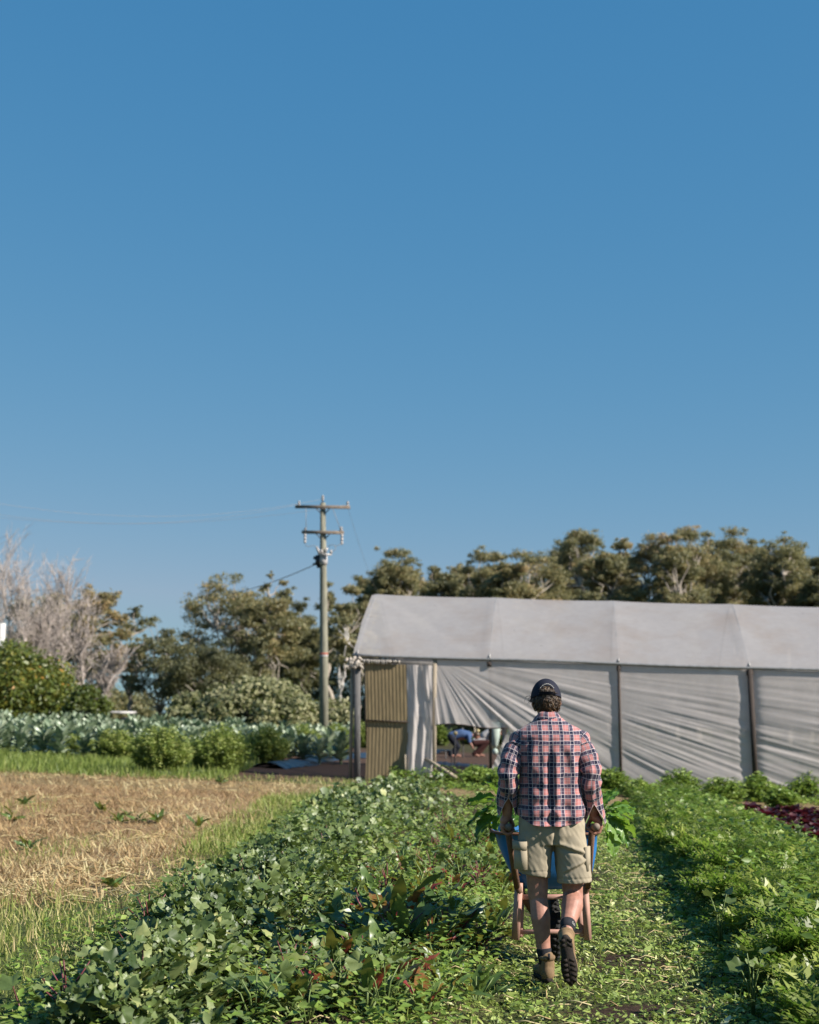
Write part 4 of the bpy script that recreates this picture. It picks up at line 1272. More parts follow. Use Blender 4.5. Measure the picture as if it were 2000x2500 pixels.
# ---- dry mown field on the left
def straw_field():
    rng = R(13); B = Buf(); G = Buf()
    def inside(x, y): return row_s(x, y) < left_edge(y) + .05
    for sd in range(4):
        tv, tf = blade(sd + 5)
        y = 7.0 * (30.0 / 7.0) ** (rng.random(14500) ** .75)
        x = -np.abs(rng.random(14500)) * y * .35 + .3
        ok = inside(x, y) & (x > -y * .36); x, y = x[ok], y[ok]
        d = left_edge(y) - row_s(x, y)
        dry = smooth(.25, 1.5, d + .5 * vnoise(x * .9, y * .9, 41)) * smooth(10.6, 13.2, y - .22 * (row_s(x, y) + 3) + 1.2 * vnoise(x * .5, y * .4, 40)) * (1 - smooth(27, 29.5, y + .8 * vnoise(x, y, 42)))
        dry = np.where(vnoise(x * .6, y * .4, 43) > .30, dry * .45, dry)
        keep = (vnoise(x * 1.1, y * .8, 48) < .35) | (rng.random(len(x)) < .6)
        x, y, dry = x[keep], y[keep], dry[keep]
        pick = rng.random(len(x)) < dry
        n = pick.sum()
        z = gz(x, y)
        # lying straw
        B.scatter(tv, tf, np.stack([x, y, z + .01], 1)[pick], rots(rng, n, rng.normal(1.45, .25, n)), rng.uniform(.06, .17, n), .5 + rng.normal(0, .22, n) + .3 * vnoise(x[pick] * .8, y[pick] * .8, 44))
        q = ~pick; n = q.sum()
        hgt = rng.uniform(.03, .09, n) * (1 + .5 * (vnoise(x[q] * .6, y[q] * .6, 45) > .25))
        G.scatter(tv, tf, np.stack([x, y, z], 1)[q], rots(rng, n, .9), hgt, .66 + rng.normal(0, .22, n) + .22 * vnoise(x[q] * 1.3, y[q] * 1.3, 46))
    # stubble standing in the straw
    tv, tf = blade(2)
    y = 9.0 * (30 / 9.0) ** rng.random(1400); x = -rng.random(1400) * y * .32
    ok = inside(x, y); x, y = x[ok], y[ok]; n = len(x)
    B.scatter(tv, tf, np.stack([x, y, gz(x, y)], 1), rots(rng, n, .7), rng.uniform(.04, .11, n), .62 + rng.normal(0, .2, n))
    # long stalks lying about in swathes
    y = 11.5 * (28 / 11.5) ** rng.random(1000); x = -rng.random(1000) * y * .32
    ok = inside(x, y) & (vnoise(x * .7, y * .9, 49) > .0); x, y = x[ok], y[ok]
    for p, q in zip(x, y):
        t = rng.normal(.1, .55); L = rng.uniform(.12, .34); z = gz1(p, q) + .02
        B.tube([(p, q, z), (p + math.cos(t) * L * .5, q + math.sin(t) * L * .5, z + rng.uniform(0, .06)), (p + math.cos(t) * L, q + math.sin(t) * L, z)], .006, 3, rng.uniform(.45, 1.1), cap=False)
    tag(put('dry_straw', B.mesh('dry_straw', M_STRAW)), kind='stuff')
    # lusher green grass along the bed's far left corner
    tv, tf = blade(1)
    y = rng.uniform(14, 24.5, 11000); x = left_edge(y) + .1 * (y - 8.4) - rng.random(11000) ** 1.4 * 1.3 + .35
    ok = (vnoise(x * .8, y * .6, 47) > -.05) | (rng.random(11000) < .25); x, y = x[ok], y[ok]; n = len(x)
    G.scatter(tv, tf, np.stack([x, y, gz(x, y)], 1), rots(rng, n, .6), rng.uniform(.06, .17, n), .60 + rng.normal(0, .14, n))
    # green strip in front of the cabbages
    y = rng.uniform(28, 36, 16000); x = rng.uniform(-12.5, -3.6, 16000); n = 16000
    G.scatter(tv, tf, np.stack([x, y, gz(x, y)], 1), rots(rng, n, .6), rng.uniform(.08, .24, n), .42 + rng.normal(0, .15, n))
    tag(put('green_grass', G.mesh('green_grass', M_GRASS)), kind='stuff')
straw_field()

# ---- feathery vegetable row on the right
def feather_fill():
    rng = R(14); B = Buf()
    for sd in range(4):
        tv, tf = frond(6, sd)
        x, y = field_points(rng, 8200, 1.92, 3.3, 6.2, 24.5, .85)
        s = row_s(x, y)
        edge = smooth(1.85, 2.35, s)
        hh = (.05 + .24 * edge) * (1 - .6 * smooth(3.0, 3.3, s)) * (.72 + .6 * vnoise(x * 1.5, y * 1.5, 51) + .35 * vnoise(x * 3.7, y * 3.7, 52))
        n = len(x)
        z = gz(x, y) + hh * rng.random(n) ** .45
        nrm = np.stack([rng.normal(0, .7, n), rng.normal(0, .7, n), np.ones(n)], 1)
        B.scatter(tv, tf, np.stack([x, y, z], 1), face_rots(rng, nrm), rng.uniform(.065, .15, n), .42 + rng.normal(0, .16, n) + .5 * (z - gz(x, y) - .2) + .22 * vnoise(x * 1.1, y * 1.1, 53))
    tag(put('feathery_greens', B.mesh('feathery_greens', M_CARROT)), kind='stuff')
    B = Buf(); tv, tf = small_leaf()
    x, y = field_points(rng, 9000, 1.7, 3.4, 6.3, 24.5, .85); n = len(x)
    s = row_s(x, y)
    z = gz(x, y) + (.06 + .3 * smooth(1.85, 2.4, s)) * rng.random(n) ** .7
    B.scatter(tv, tf, np.stack([x, y, z], 1), rots(rng, n, .5), rng.uniform(.03, .10, n), .42 + rng.normal(0, .18, n))
    tag(put('row_weeds', B.mesh('row_weeds', M_WEED)), kind='stuff')
feather_fill()

# weedy ground beyond that row, round the lettuces
def right_weeds():
    rng = R(15); B = Buf(); tv, tf = small_leaf()
    for q in range(2):
        x, y = field_points(rng, 11000, 3.2, 9.0, 6.4, 25, .8); n = len(x)
        B.scatter(tv, tf, np.stack([x, y, gz(x, y) + .09 * rng.random(n) * (vnoise(x * 1.3, y * 1.3, 57) > -.3)], 1), rots(rng, n, .5), rng.uniform(.025, .085, n), .48 + rng.normal(0, .2, n) + .2 * vnoise(x, y, 58))
    tag(put('bed_weeds', B.mesh('bed_weeds', M_WEED)), kind='stuff')
right_weeds()

# ---------------------------------------------------------------- single plants
def leaf_mesh(name, tv, tf, mat, tint, stalk=None, scale=1.0, smat=None):
    B = Buf(); B.add(np.array(tv) * scale, [np.asarray(f) for f in tf], tint, 0)
    if stalk is not None: B.tube(stalk, .012, 4, .5, m=1)
    return B.mesh(name, [mat, smat or M_GSTEM])

def rot_to(d, roll=0.0):
    """matrix whose x axis runs along d, z as upright as it can"""
    x = np.array(d, float); x /= np.linalg.norm(x)
    up = np.array((0, 0, 1.0))
    if abs(x[2]) > .97: up = np.array((0, 1.0, 0))
    y = np.cross(up, x); y /= np.linalg.norm(y)
    z = np.cross(x, y)
    c, s = math.cos(roll), math.sin(roll)
    return np.stack([x, y * c + z * s, -y * s + z * c], 1)

def as_matrix(pos, rot, sc):
    m = Matrix([[*(rot[i] * sc), pos[i]] for i in range(3)] + [[0, 0, 0, 1]])
    return m

def plant(name, loc, specs, label, cat, group, stem=None, stem_mat=None):
    """specs: (mesh, position, rotation, scale) per leaf; every leaf is a part"""
    root = empty(name, loc); tag(root, label, cat, group)
    for me, pos, rot, sc in specs:
        o = put('leaf', me, root); o.matrix_local = as_matrix(pos, rot, sc)
    if stem is not None: put('stem', stem, root)
    return root

def put_copy(proto, x, y, rz, sc, first, label=None, dz=0.0):
    o = proto if first else copy_tree(proto)
    o.location = (x, y, gz1(x, y) - .01 + dz); o.rotation_euler = (0, 0, rz); o.scale = (sc, sc, sc)
    if label: o['label'] = label
    return o

MALLOW_LEAVES = [leaf_mesh('leaf', *palm_leaf(15, 5, .2 + .1 * k, .03), M_MALLOW, .30 + .08 * k) for k in range(5)]
def mallow_protos():
    out = []
    for v in range(5):
        rng = R(500 + v); sp = []; st = Buf()
        n = 7 + v % 3
        for k in range(n):
            a = 2.4 * k + rng.uniform(-.3, .3); r = rng.uniform(.05, .17); h = rng.uniform(.16, .34) - r * .4
            p = np.array((math.cos(a) * r, math.sin(a) * r, h))
            d = np.array((math.cos(a), math.sin(a), rng.uniform(-.35, .25)))
            sc = rng.uniform(.08, .14)
            sp.append((MALLOW_LEAVES[rng.integers(5)], p, rot_to(d, rng.normal(0, .5)), sc * .72))
            st.tube([(0, 0, 0), tuple(p * (.4, .4, .7)), tuple(p)], [.005, .004, .003], 4)
        out.append((sp, st.mesh('stem', M_STEM if v == 2 else M_GSTEM)))
    return out
def place_mallow():
    protos = mallow_protos(); roots = [None] * 5
    rng = R(21); cnt = 0
    lab = 'low mallow weed with round lobed green leaves in the left bed'
    for k in range(400):
        if cnt >= 230: break
        x, y = field_points(rng, 1, lambda v: left_edge(v) + .1, .25, 6.9, 17, 1.0)
        x, y = float(x[0]), float(y[0]); s = row_s(x, y)
        if -1.1 < s < -.7 or near_man(np.array(x), np.array(y), .12): continue
        if s > -.7 and rng.random() < .72: continue
        v = cnt % 5
        first = roots[v] is None
        if first: roots[v] = plant('mallow_plant', (0, 0, 0), protos[v][0], lab, 'weed', 'mallow weeds in the left beds', protos[v][1])
        put_copy(roots[v], x, y, rng.uniform(0, 6.28), rng.uniform(.75, 1.25), first)
        cnt += 1
place_mallow()

CH_LEAVES = [leaf_mesh('leaf', *long_leaf(1, .30 + .04 * (k % 3), 9, .3 + .25 * (k % 3), .05, k), M_CHARD, t, None) for k, t in enumerate((.22, .3, .38, .45, .55, .70, .85, 1.0))]
def place_chard():
    protos = []
    for v in range(6):
        rng = R(600 + v); sp = []; st = Buf()
        for k in range(8 + v % 4):
            a = 2.4 * k + rng.uniform(-.3, .3)
            up = rng.uniform(.9, 2.8) if k < 7 else rng.uniform(.2, .7)
            d = np.array((math.cos(a), math.sin(a), up)); d /= np.linalg.norm(d)
            p = d * rng.uniform(.06, .13)
            li = int(rng.integers(8) if rng.random() < (.85 if v % 2 else .3) else rng.integers(5))
            sp.append((CH_LEAVES[li], p, rot_to(d, rng.normal(0, .5)), rng.uniform(.13, .225) * (.72 if li > 5 else 1)))
            st.tube([(0, 0, 0), tuple(p)], [.007, .006], 5)
            st.tube([tuple(p), tuple(p + d * .12)], [.006, .003], 4)
        protos.append((sp, st.mesh('stem', M_STEM if v == 3 else M_GSTEM)))
    roots = [None] * 6; rng = R(22)
    spots = []
    for k in range(3000):
        if len(spots) >= 62: break
        x, y = field_points(rng, 1, -.72, .42, 6.9, 15.5, 1.0); x, y = float(x[0]), float(y[0])
        if near_man(np.array(x), np.array(y), .14): continue
        if any((x - a) ** 2 + (y - b_) ** 2 < .045 for a, b_ in spots): continue
        spots.append((x, y))
    # a taller clump in the man's shadow
    for px, py in ((880, 2255), (925, 2240), (965, 2260), (1010, 2245), (1050, 2268), (905, 2280), (990, 2285), (1100, 2250)):
        g = GH(px, py + 60); spots.append((g.x, g.y))
    for i, (x, y) in enumerate(spots):
        v = i % 6; first = roots[v] is None
        if first: roots[v] = plant('chard_plant', (0, 0, 0), protos[v][0], ['leafy chard plant with upright green leaves and a few rusty red ones beside the path', 'chard plant with several red and bronze leaves in the row left of the path', 'chard plant with plain green upright leaves in the row left of the path', 'small chard plant with red veined stalks and bronze leaves left of the path', 'pale green chard plant without red leaves in the row left of the path', 'chard plant with reddened outer leaves among the weeds left of the path'][v], 'vegetable', 'chard plants in the row left of the path', protos[v][1])
        put_copy(roots[v], x, y, rng.uniform(0, 6.28), rng.uniform(.8, 1.25) * (1.35 if i >= len(spots) - 8 else 1), first)
place_chard()

# the one tall pale leaf on a red stalk standing at the bottom of the left bed
def tall_leaf():
    g = GH(345, 2478)
    root = empty('turnip_plant', g); tag(root, 'single tall pale leaf on a long red stalk near the bottom of the left bed', 'weed')
    tv, tf = long_leaf(1, .42, 7, .25, .04, 9)
    o = put('leaf', leaf_mesh('leaf', tv, tf, M_MALLOW, .72), root); o.matrix_local = as_matrix((0, .02, .20), rot_to((-.1, .25, 1), math.pi), .24)
    b = Buf(); b.tube([(.02, 0, -.02), (.008, .01, .12), (0, .02, .21), (-.015, .06, .40)], [.007, .006, .005, .002], 6); put('stalk', b.mesh('stalk', M_STEM), root)
    for k, (px, py) in enumerate(((60, 2470), (140, 2490), (200, 2440), (480, 2410), (560, 2480), (300, 2380))):
        g = GH(px, py + 25); rg = R(70 + k)
        sp = []
        for j in range(4):
            a = rg.uniform(0, 6.28); d = np.array((math.cos(a), math.sin(a), rg.uniform(.5, 1.6))); d /= np.linalg.norm(d)
            sp.append((MALLOW_LEAVES[rg.integers(5)], d * rg.uniform(.12, .2), rot_to((math.cos(a), math.sin(a), rg.uniform(-.2, .6)), rg.normal(0, .3)), rg.uniform(.15, .22)))
        b = Buf()
        for m_, p, r_, s_ in sp: b.tube([(0, 0, 0), tuple(np.array(p) * .6), tuple(p)], [.005, .004, .003], 4)
        plant('mallow_plant', g, sp, 'large leaved mallow weed at the near edge of the left bed', 'weed', 'large leaved mallow weeds at the near edge', b.mesh('stem', M_STEM))
tall_leaf()

def place_parsley():
    protos = []
    for v in range(5):
        rng = R(700 + v); B = Buf()
        for k in range(38):
            tv, tf = frond(6, int(rng.integers(1e6)), .7, .34)
            a = rng.uniform(0, 6.28); d = np.array((math.cos(a), math.sin(a), rng.uniform(.4, 2.4)))
            B.scatter(tv, tf, np.zeros((1, 3)) + (rng.normal(0, .02), rng.normal(0, .02), .02), rot_to(d, rng.normal(0, .4))[None], np.array([rng.uniform(.13, .25)]), np.array([.5 + rng.normal(0, .2)]))
        protos.append(B.mesh('carrot_plant', M_CARROT))
    rng = R(23); cnt = 0
    for k in range(2000):
        if cnt >= 190: break
        x, y = field_points(rng, 1, 2.0, 3.15, 6.7, 18, 1.0); x, y = float(x[0]), float(y[0])
        if x > y * .32: continue
        o = put('carrot_plant', protos[cnt % 5]); tag(o, 'bushy feathery topped carrot plant in the right hand row', 'vegetable', 'carrot plants in the right row')
        put_copy(o, x, y, rng.uniform(0, 6.28), rng.uniform(.8, 1.35), True, dz=.06)
        cnt += 1
    # broad pale leaves showing in that row
    for k, (px, py, sz, lab) in enumerate(((1695, 2040, .16, 'pale lobed mallow leaf clump among the carrot tops in the far part of the row'), (1960, 2080, .15, 'pale fan shaped mallow leaf standing up by the right border of the carrot row'), (1830, 2050, .17, 'silvery mallow clump between the carrot tops near the red lettuces'), (1760, 2280, .16, 'bright green lobed weed at the shaded foot of the carrot row'), (1840, 2460, .17, 'broad leaved weed at the near end of the furrow by the carrot row'))):
        g = GH(px, py + 45); rg = R(90 + k); sp = []; b = Buf()
        for j in range(5):
            a = j * 1.3 + rg.uniform(-.3, .3); p = np.array((math.cos(a) * .06, math.sin(a) * .06, .30 + rg.uniform(-.08, .08)))
            sp.append((MALLOW_LEAVES[rg.integers(5)], p, rot_to((math.cos(a), math.sin(a), .3), rg.normal(0, .4)), sz * .68)); b.tube([(0, 0, 0), tuple(p * (.4, .4, .7)), tuple(p)], [.005, .004, .003], 4)
        plant('mallow_plant', g, sp, lab, 'weed', None, b.mesh('stem', M_GSTEM))
place_parsley()

# red lettuces
def place_lettuce():
    protos = []
    for v in range(4):
        rng = R(800 + v); B = Buf()
        for k in range(22):
            tv, tf = long_leaf(1, .75, 5, .5, .09, int(rng.integers(1e6)))
            a = 2.4 * k; d = np.array((math.cos(a), math.sin(a), .25 + 2.2 * k / 22))
            B.scatter(tv, tf, np.array([(0, 0, .02)]), rot_to(d)[None], np.array([rng.uniform(.14, .20)]), np.array([.45 + rng.normal(0, .2)]))
        protos.append(B.mesh('red_lettuce', M_LETT))
    rng = R(24); n = 0
    for r in range(8):
        for c in range(14):
            s = 4.0 + c * .30 + rng.uniform(-.05, .05); y = 16.6 + r * .95 + rng.uniform(-.12, .12) + c * .05
            x = s + .1 * (y - 8.4)
            if c > 7 and x > y * .36: continue
            o = put('red_lettuce', protos[n % 4]); tag(o, 'dark red lettuce in the bed right of the carrot row', 'vegetable', 'red lettuces in the far right bed')
            put_copy(o, x, y, rng.uniform(0, 6.28), rng.uniform(.95, 1.35), True); n += 1
place_lettuce()

# cabbages in rows beyond the field, each plant its own
def place_cabbage():
    protos = []
    lv = [long_leaf(1, .46, 4, .25, .05, k) for k in range(4)]
    for v in range(6):
        rng = R(900 + v); B = Buf()
        for k in range(24):
            tv, tf = lv[k % 4]
            a = 2.4 * k + rng.uniform(-.2, .2); d = np.array((math.cos(a), math.sin(a), .30 + 2.4 * (k / 24) ** 1.2))
            B.scatter(tv, tf, np.array([(0, 0, .10 + .014 * k)]), rot_to(d, rng.normal(0, .25))[None], np.array([rng.uniform(.26, .42)]), np.array([.42 + rng.normal(0, .28)]))
        B.tube([(0, 0, -.05), (0, 0, .3)], .03, 5, .2)
        protos.append(B.mesh('cabbage_plant', M_CABB))
    rng = R(25); n = 0
    for r in range(9):
        y0 = 34.5 + r * 2.3
        for c in range(42):
            x = -.32 * y0 + .3 + c * .50 + rng.uniform(-.1, .1) + (r % 2) * .25; y = y0 + rng.uniform(-.2, .2)
            if x > -1.6 - .02 * (y - 34) or n >= 295: continue
            if r == 0 and x > -7.0: continue
            o = put('cabbage_plant', protos[n % 6]); tag(o, 'grey green cabbage plant in the rows behind the mown field', 'vegetable', 'cabbage plants in rows behind the field')
            put_copy(o, x, y, rng.uniform(0, 6.28), rng.uniform(.85, 1.2) * (1.05 if r < 3 else 1), True); n += 1
place_cabbage()

# big soft bushes standing in a row toward the greenhouse
for i, (px, base, top, hw, lab) in enumerate([
    (395, 1893, 1765, 88, 'largest feathery bush at the left end of the bush row behind the field'),
    (535, 1886, 1764, 88, 'second feathery bush of the row with a deep shaded left side'),
    (650, 1866, 1768, 66, 'third feathery bush of the row above the crumpled film'),
    (738, 1848, 1765, 54, 'fourth feathery bush of the row left of the power pole foot'),
    (818, 1838, 1764, 48, 'fifth feathery bush of the row just right of the power pole'),
    (885, 1826, 1762, 44, 'last feathery bush of the row seen behind the greenhouse corner post'),
]):
    g = GH(px, base)
    spray_bush(px, top, g.y + .35, hw, lab, 1000 + i, M_FENNEL, 'feathery_bush', 'bush', stems=240, per=60, size=.065, tint=.55, tvar=.3)
for i, (px, base, top, hw, lab) in enumerate([(285, 1860, 1775, 60, 'paler low bush between the cabbages and the largest feathery bush'), (180, 1850, 1790, 60, 'low yellowish weed clump in front of the cabbages on the left')]):
    g = GH(px, base); spray_bush(px, top, g.y + .3, hw, lab, 1020 + i, M_FENNEL, 'feathery_bush', 'bush', stems=120, per=46, size=.075, tint=.68)

# weeds along the foot of the greenhouse
for i, (px, base, top, hw, lab) in enumerate([
    (1010, 1900, 1868, 32, 'low weed clump under the hanging drape by the door post'),
    (1080, 1908, 1880, 46, 'low green weeds below the greenhouse opening'),
    (1165, 1915, 1868, 44, 'bushy weed in front of the right side of the greenhouse opening'),
    (1218, 1925, 1872, 40, 'weed clump just left of the man at the foot of the curtain'),
    (1490, 1935, 1868, 50, 'weed clump at the foot of the second curtain post'),
    (1560, 1948, 1898, 46, 'low dark weeds at the curtain foot right of the second post'),
    (1660, 1945, 1872, 52, 'tall bushy weed midway along the side curtain'),
    (1765, 1962, 1890, 58, 'dark leafy weed left of the brown curtain post'),
    (1850, 1958, 1882, 42, 'yellow green weed at the foot of the brown curtain post'),
    (1905, 1972, 1920, 46, 'low weed right of the brown curtain post'),
    (1965, 1950, 1868, 40, 'tall thin weed in front of the curtain near the right border'),
]):
    g = GH(px, base)
    spray_bush(px, top, g.y, hw, lab, 1040 + i, M_WEED, 'weed_clump', 'weed', stems=80 if hw > 40 else 50, per=36, size=.075, tint=.45 + .1 * (i % 3), depth=.7, tvar=.3)
# scattered dock weeds in the dry field
DOCK = ['tallest dark dock weed in the middle clump of the dry mown field', 'dock weed on the right of the middle clump in the dry field', 'low dock weed on the left of the middle clump in the dry field',
    'dock weed near the left border in the far part of the dry field', 'dock weed at the left border just nearer than its two far mates', 'dock weed at the left border of the dry field, nearest the camera of three',
    'dock weed right of the middle clump on bare straw', 'small dock weed between the middle clump and the green grass patch', 'dark upright dock weed at the far edge of the field below the bushes',
    'small dock weed just behind the middle clump in the dry field', 'lone dock weed near the front edge of the straw']
for i, (px, py) in enumerate(((310, 1985), (335, 2000), (290, 2005), (60, 1960), (30, 1995), (70, 2070), (385, 2005), (480, 2015), (540, 1905), (250, 1975), (275, 2165))):
    g = GH(px, py + 8); rg = R(1100 + i); sp = []
    for j in range(7):
        a = j * .9 + rg.uniform(-.3, .3); d = np.array((math.cos(a), math.sin(a), rg.uniform(.4, 1.8)))
        sp.append((CH_LEAVES[rg.integers(3)], d * .02, rot_to(d, rg.normal(0, .7)), rg.uniform(.10, .22)))
    plant('dock_weed', g, sp, DOCK[i], 'weed', 'dock weeds in the dry field')

def foot_strip():
    rng = R(29); B = Buf(); tv, tf = small_leaf()
    n = 9000
    u = rng.uniform(.8, 13, n); v = -rng.random(n) ** 1.6 * 2.0 - .05
    x = G0.x + GU.x * u + GV.x * v; y = G0.y + GU.y * u + GV.y * v
    h = (.10 + .30 * (vnoise(u * 1.1, v, 61) > -.1) * (v > -.9)) * (.7 + .4 * vnoise(u * 2.3, v * 2, 62))
    ok = ~((u > 1.3) & (u < 2.6) & (v > -.5) & (rng.random(n) < .5))
    x, y, h = x[ok], y[ok], h[ok]; n = len(x)
    B.scatter(tv, tf, np.stack([x, y, gz(x, y) + h * rng.random(n) ** .6], 1), rots(rng, n, .6), rng.uniform(.05, .12, n), .5 + rng.normal(0, .2, n) + .2 * vnoise(x * .8, y, 63))
    tag(put('low_weeds', B.mesh('low_weeds', M_WEED)), kind='stuff')
foot_strip()

for i, (px, base, top, hw, lab) in enumerate([
    (1075, 1826, 1768, 26, 'leafy plant beyond the greenhouse left of the bending worker'),
    (1145, 1822, 1790, 24, 'dark leafy plant beyond the greenhouse between the two workers'),
    (1225, 1822, 1776, 26, 'leafy plant beyond the greenhouse behind the pale sack'),
]):
    g = GH(px, base); spray_bush(px, top, g.y + 2.5, hw, lab, 1070 + i, M_FENNEL, 'leafy_plant', 'plant', stems=90, per=40, size=.10, tint=.35)
# ================================================================== THE MAN AND HIS WHEELBARROW
M_SKIN = solid('sunburnt_skin', (0.44, 0.215, 0.155), 0.48, 0.20, 22, 0.12, stain=((0.34, 0.13, 0.09), 9, .60))
M_SHORT = cloth('khaki_canvas', (0.40, 0.335, 0.24), 0.9, 0.0, ((0.20, 0.155, 0.10), 5.0, 0.6, 0.5), 300, .12)
M_CAPM = cloth('navy_cap_cloth', (0.018, 0.019, 0.034), 0.85, weave=500)
M_EMB = solid('white_embroidery', (0.55, 0.52, 0.48), 0.8, 0.15)
M_HAIR = leaf_mat('curly_hair', [(0.0, (0.016, 0.008, 0.004)), (0.5, (0.060, 0.030, 0.013)), (0.8, (0.16, 0.09, 0.04)), (1.0, (0.36, 0.23, 0.12))], 0.4, 0.05, (0.2, 0.12, 0.05), .5, 60)
M_SOCK = solid('charcoal_sock', (0.022, 0.022, 0.028), 0.95, 0.3, 80)
M_BOOT = solid('tan_suede_boot', (0.26, 0.165, 0.085), 0.85, 0.35, 9, 0.2, stain=((0.10, 0.06, 0.035), 7, 0.58))
M_SOLE = solid('muddy_sole', (0.030, 0.021, 0.016), 0.9, 0.5, 18, 0.5)
M_LIGHTCLOTH = solid('pale_cuff_edge', (0.62, 0.48, 0.46), 0.9, 0.1)

def plaid_mat():
    m, nt, out = new_mat('plaid_flannel')
    uv = N(nt, 'ShaderNodeUVMap'); uv.uv_map = 'uv'
    sp = nt.nodes.new('ShaderNodeSeparateXYZ'); nt.links.new(uv.outputs[0], sp.inputs[0])
    SAL, NAV = (0.37, 0.155, 0.150), (0.006, 0.009, 0.028)
    wob = mathn(nt, 'MULTIPLY', mathn(nt, 'SUBTRACT', noise_fac(nt, 16, 2), 0.5), 0.012)
    def fr(v, off):
        return mathn(nt, 'FRACT', mathn(nt, 'ADD', mathn(nt, 'MULTIPLY', mathn(nt, 'ADD', v, wob), 1 / 0.0635), off))
    fu, fv = fr(sp.outputs[0], .30), fr(sp.outputs[1], .1)
    def body(f): return ramp(nt, f, [(0.0, NAV), (0.41, SAL), (0.56, (.42, .145, .125)), (0.60, SAL), (0.99, NAV)], 'CONSTANT')
    def lines(f): return ramp(nt, f, [(0.0, (0, 0, 0)), (0.035, (1, 1, 1)), (0.085, (0, 0, 0)), (0.375, (1, 1, 1)), (0.43, (0, 0, 0)), (0.70, (.55, .55, .55)), (0.735, (0, 0, 0))], 'CONSTANT')
    g = N(nt, 'ShaderNodeGamma', Gamma=0.5)
    nt.links.new(mixc(nt, 1.0, body(fu), body(fv), 'MULTIPLY'), g.inputs[0])
    c = mixc(nt, mathn(nt, 'MULTIPLY', lines(fu), 0.5), g.outputs[0], (0.58, 0.50, 0.50))
    c = mixc(nt, mathn(nt, 'MULTIPLY', lines(fv), 0.5), c, (0.58, 0.50, 0.50))
    c = mixc(nt, 1.0, c, mixc(nt, noise_fac(nt, 9, 4), (0.92, .92, .92), (1.12, 1.1, 1.1)), 'MULTIPLY')
    p = N(nt, 'ShaderNodeBsdfPrincipled', Roughness=0.9)
    p.inputs['Specular IOR Level'].default_value = 0.15
    p.inputs['Sheen Weight'].default_value = 0.15
    nt.links.new(c, p.inputs['Base Color'])
    nt.links.new(bump(nt, noise_fac(nt, 260, 2), 0.2, 0.002), p.inputs['Normal'])
    nt.links.new(p.outputs[0], out.inputs[0])
    return m
M_PLAID = plaid_mat()

MAN = Vector((0.816, 8.40, 0.0)); MAN.z = -0.01
PS = .955

def baked(buf, name, voxel, mat, smooth_it=2, disp=None):
    """union of the overlapping shapes as one closed skin"""
    me = buf.mesh(name, mat)
    o = bpy.data.objects.new(name, me); COL.objects.link(o)
    r = o.modifiers.new('r', 'REMESH'); r.mode = 'VOXEL'; r.voxel_size = voxel; r.use_smooth_shade = True
    if smooth_it:
        s = o.modifiers.new('s', 'SMOOTH'); s.factor = .5; s.iterations = smooth_it
    dg = bpy.context.evaluated_depsgraph_get()
    out = bpy.data.meshes.new_from_object(o.evaluated_get(dg))
    bpy.data.objects.remove(o)
    out.name = name
    n = len(out.vertices)
    if disp:
        co = np.empty(n * 3, np.float32); out.vertices.foreach_get('co', co); co = co.reshape(-1, 3)
        no = np.empty(n * 3, np.float32); out.vertices.foreach_get('normal', no); no = no.reshape(-1, 3)
        co = co + no * disp(co, no)[:, None]
        out.vertices.foreach_set('co', co.ravel().astype(np.float32))
    out.polygons.foreach_set('use_smooth', np.ones(len(out.polygons), bool))
    if not out.materials: out.materials.append(mat)
    out.update()
    return out

def n3(co, f, seed=0):
    return np.array([mnoise.noise((c[0] * f[0] + seed, c[1] * f[1], c[2] * f[2])) for c in co])

# ---- joints, in the man's own metres: x right, y away from the camera, z up
SH = {-1: (-.180, .045, 1.425), 1: (.178, .045, 1.425)}
EL = {-1: (-.256, .000, 1.205), 1: (.236, -.005, 1.205)}
WR = {-1: (-.262, .080, .967), 1: (.268, .085, .967)}
GRIP = {-1: (-.257, .10, .890), 1: (.272, .10, .892)}     # the handle's axis inside the fist

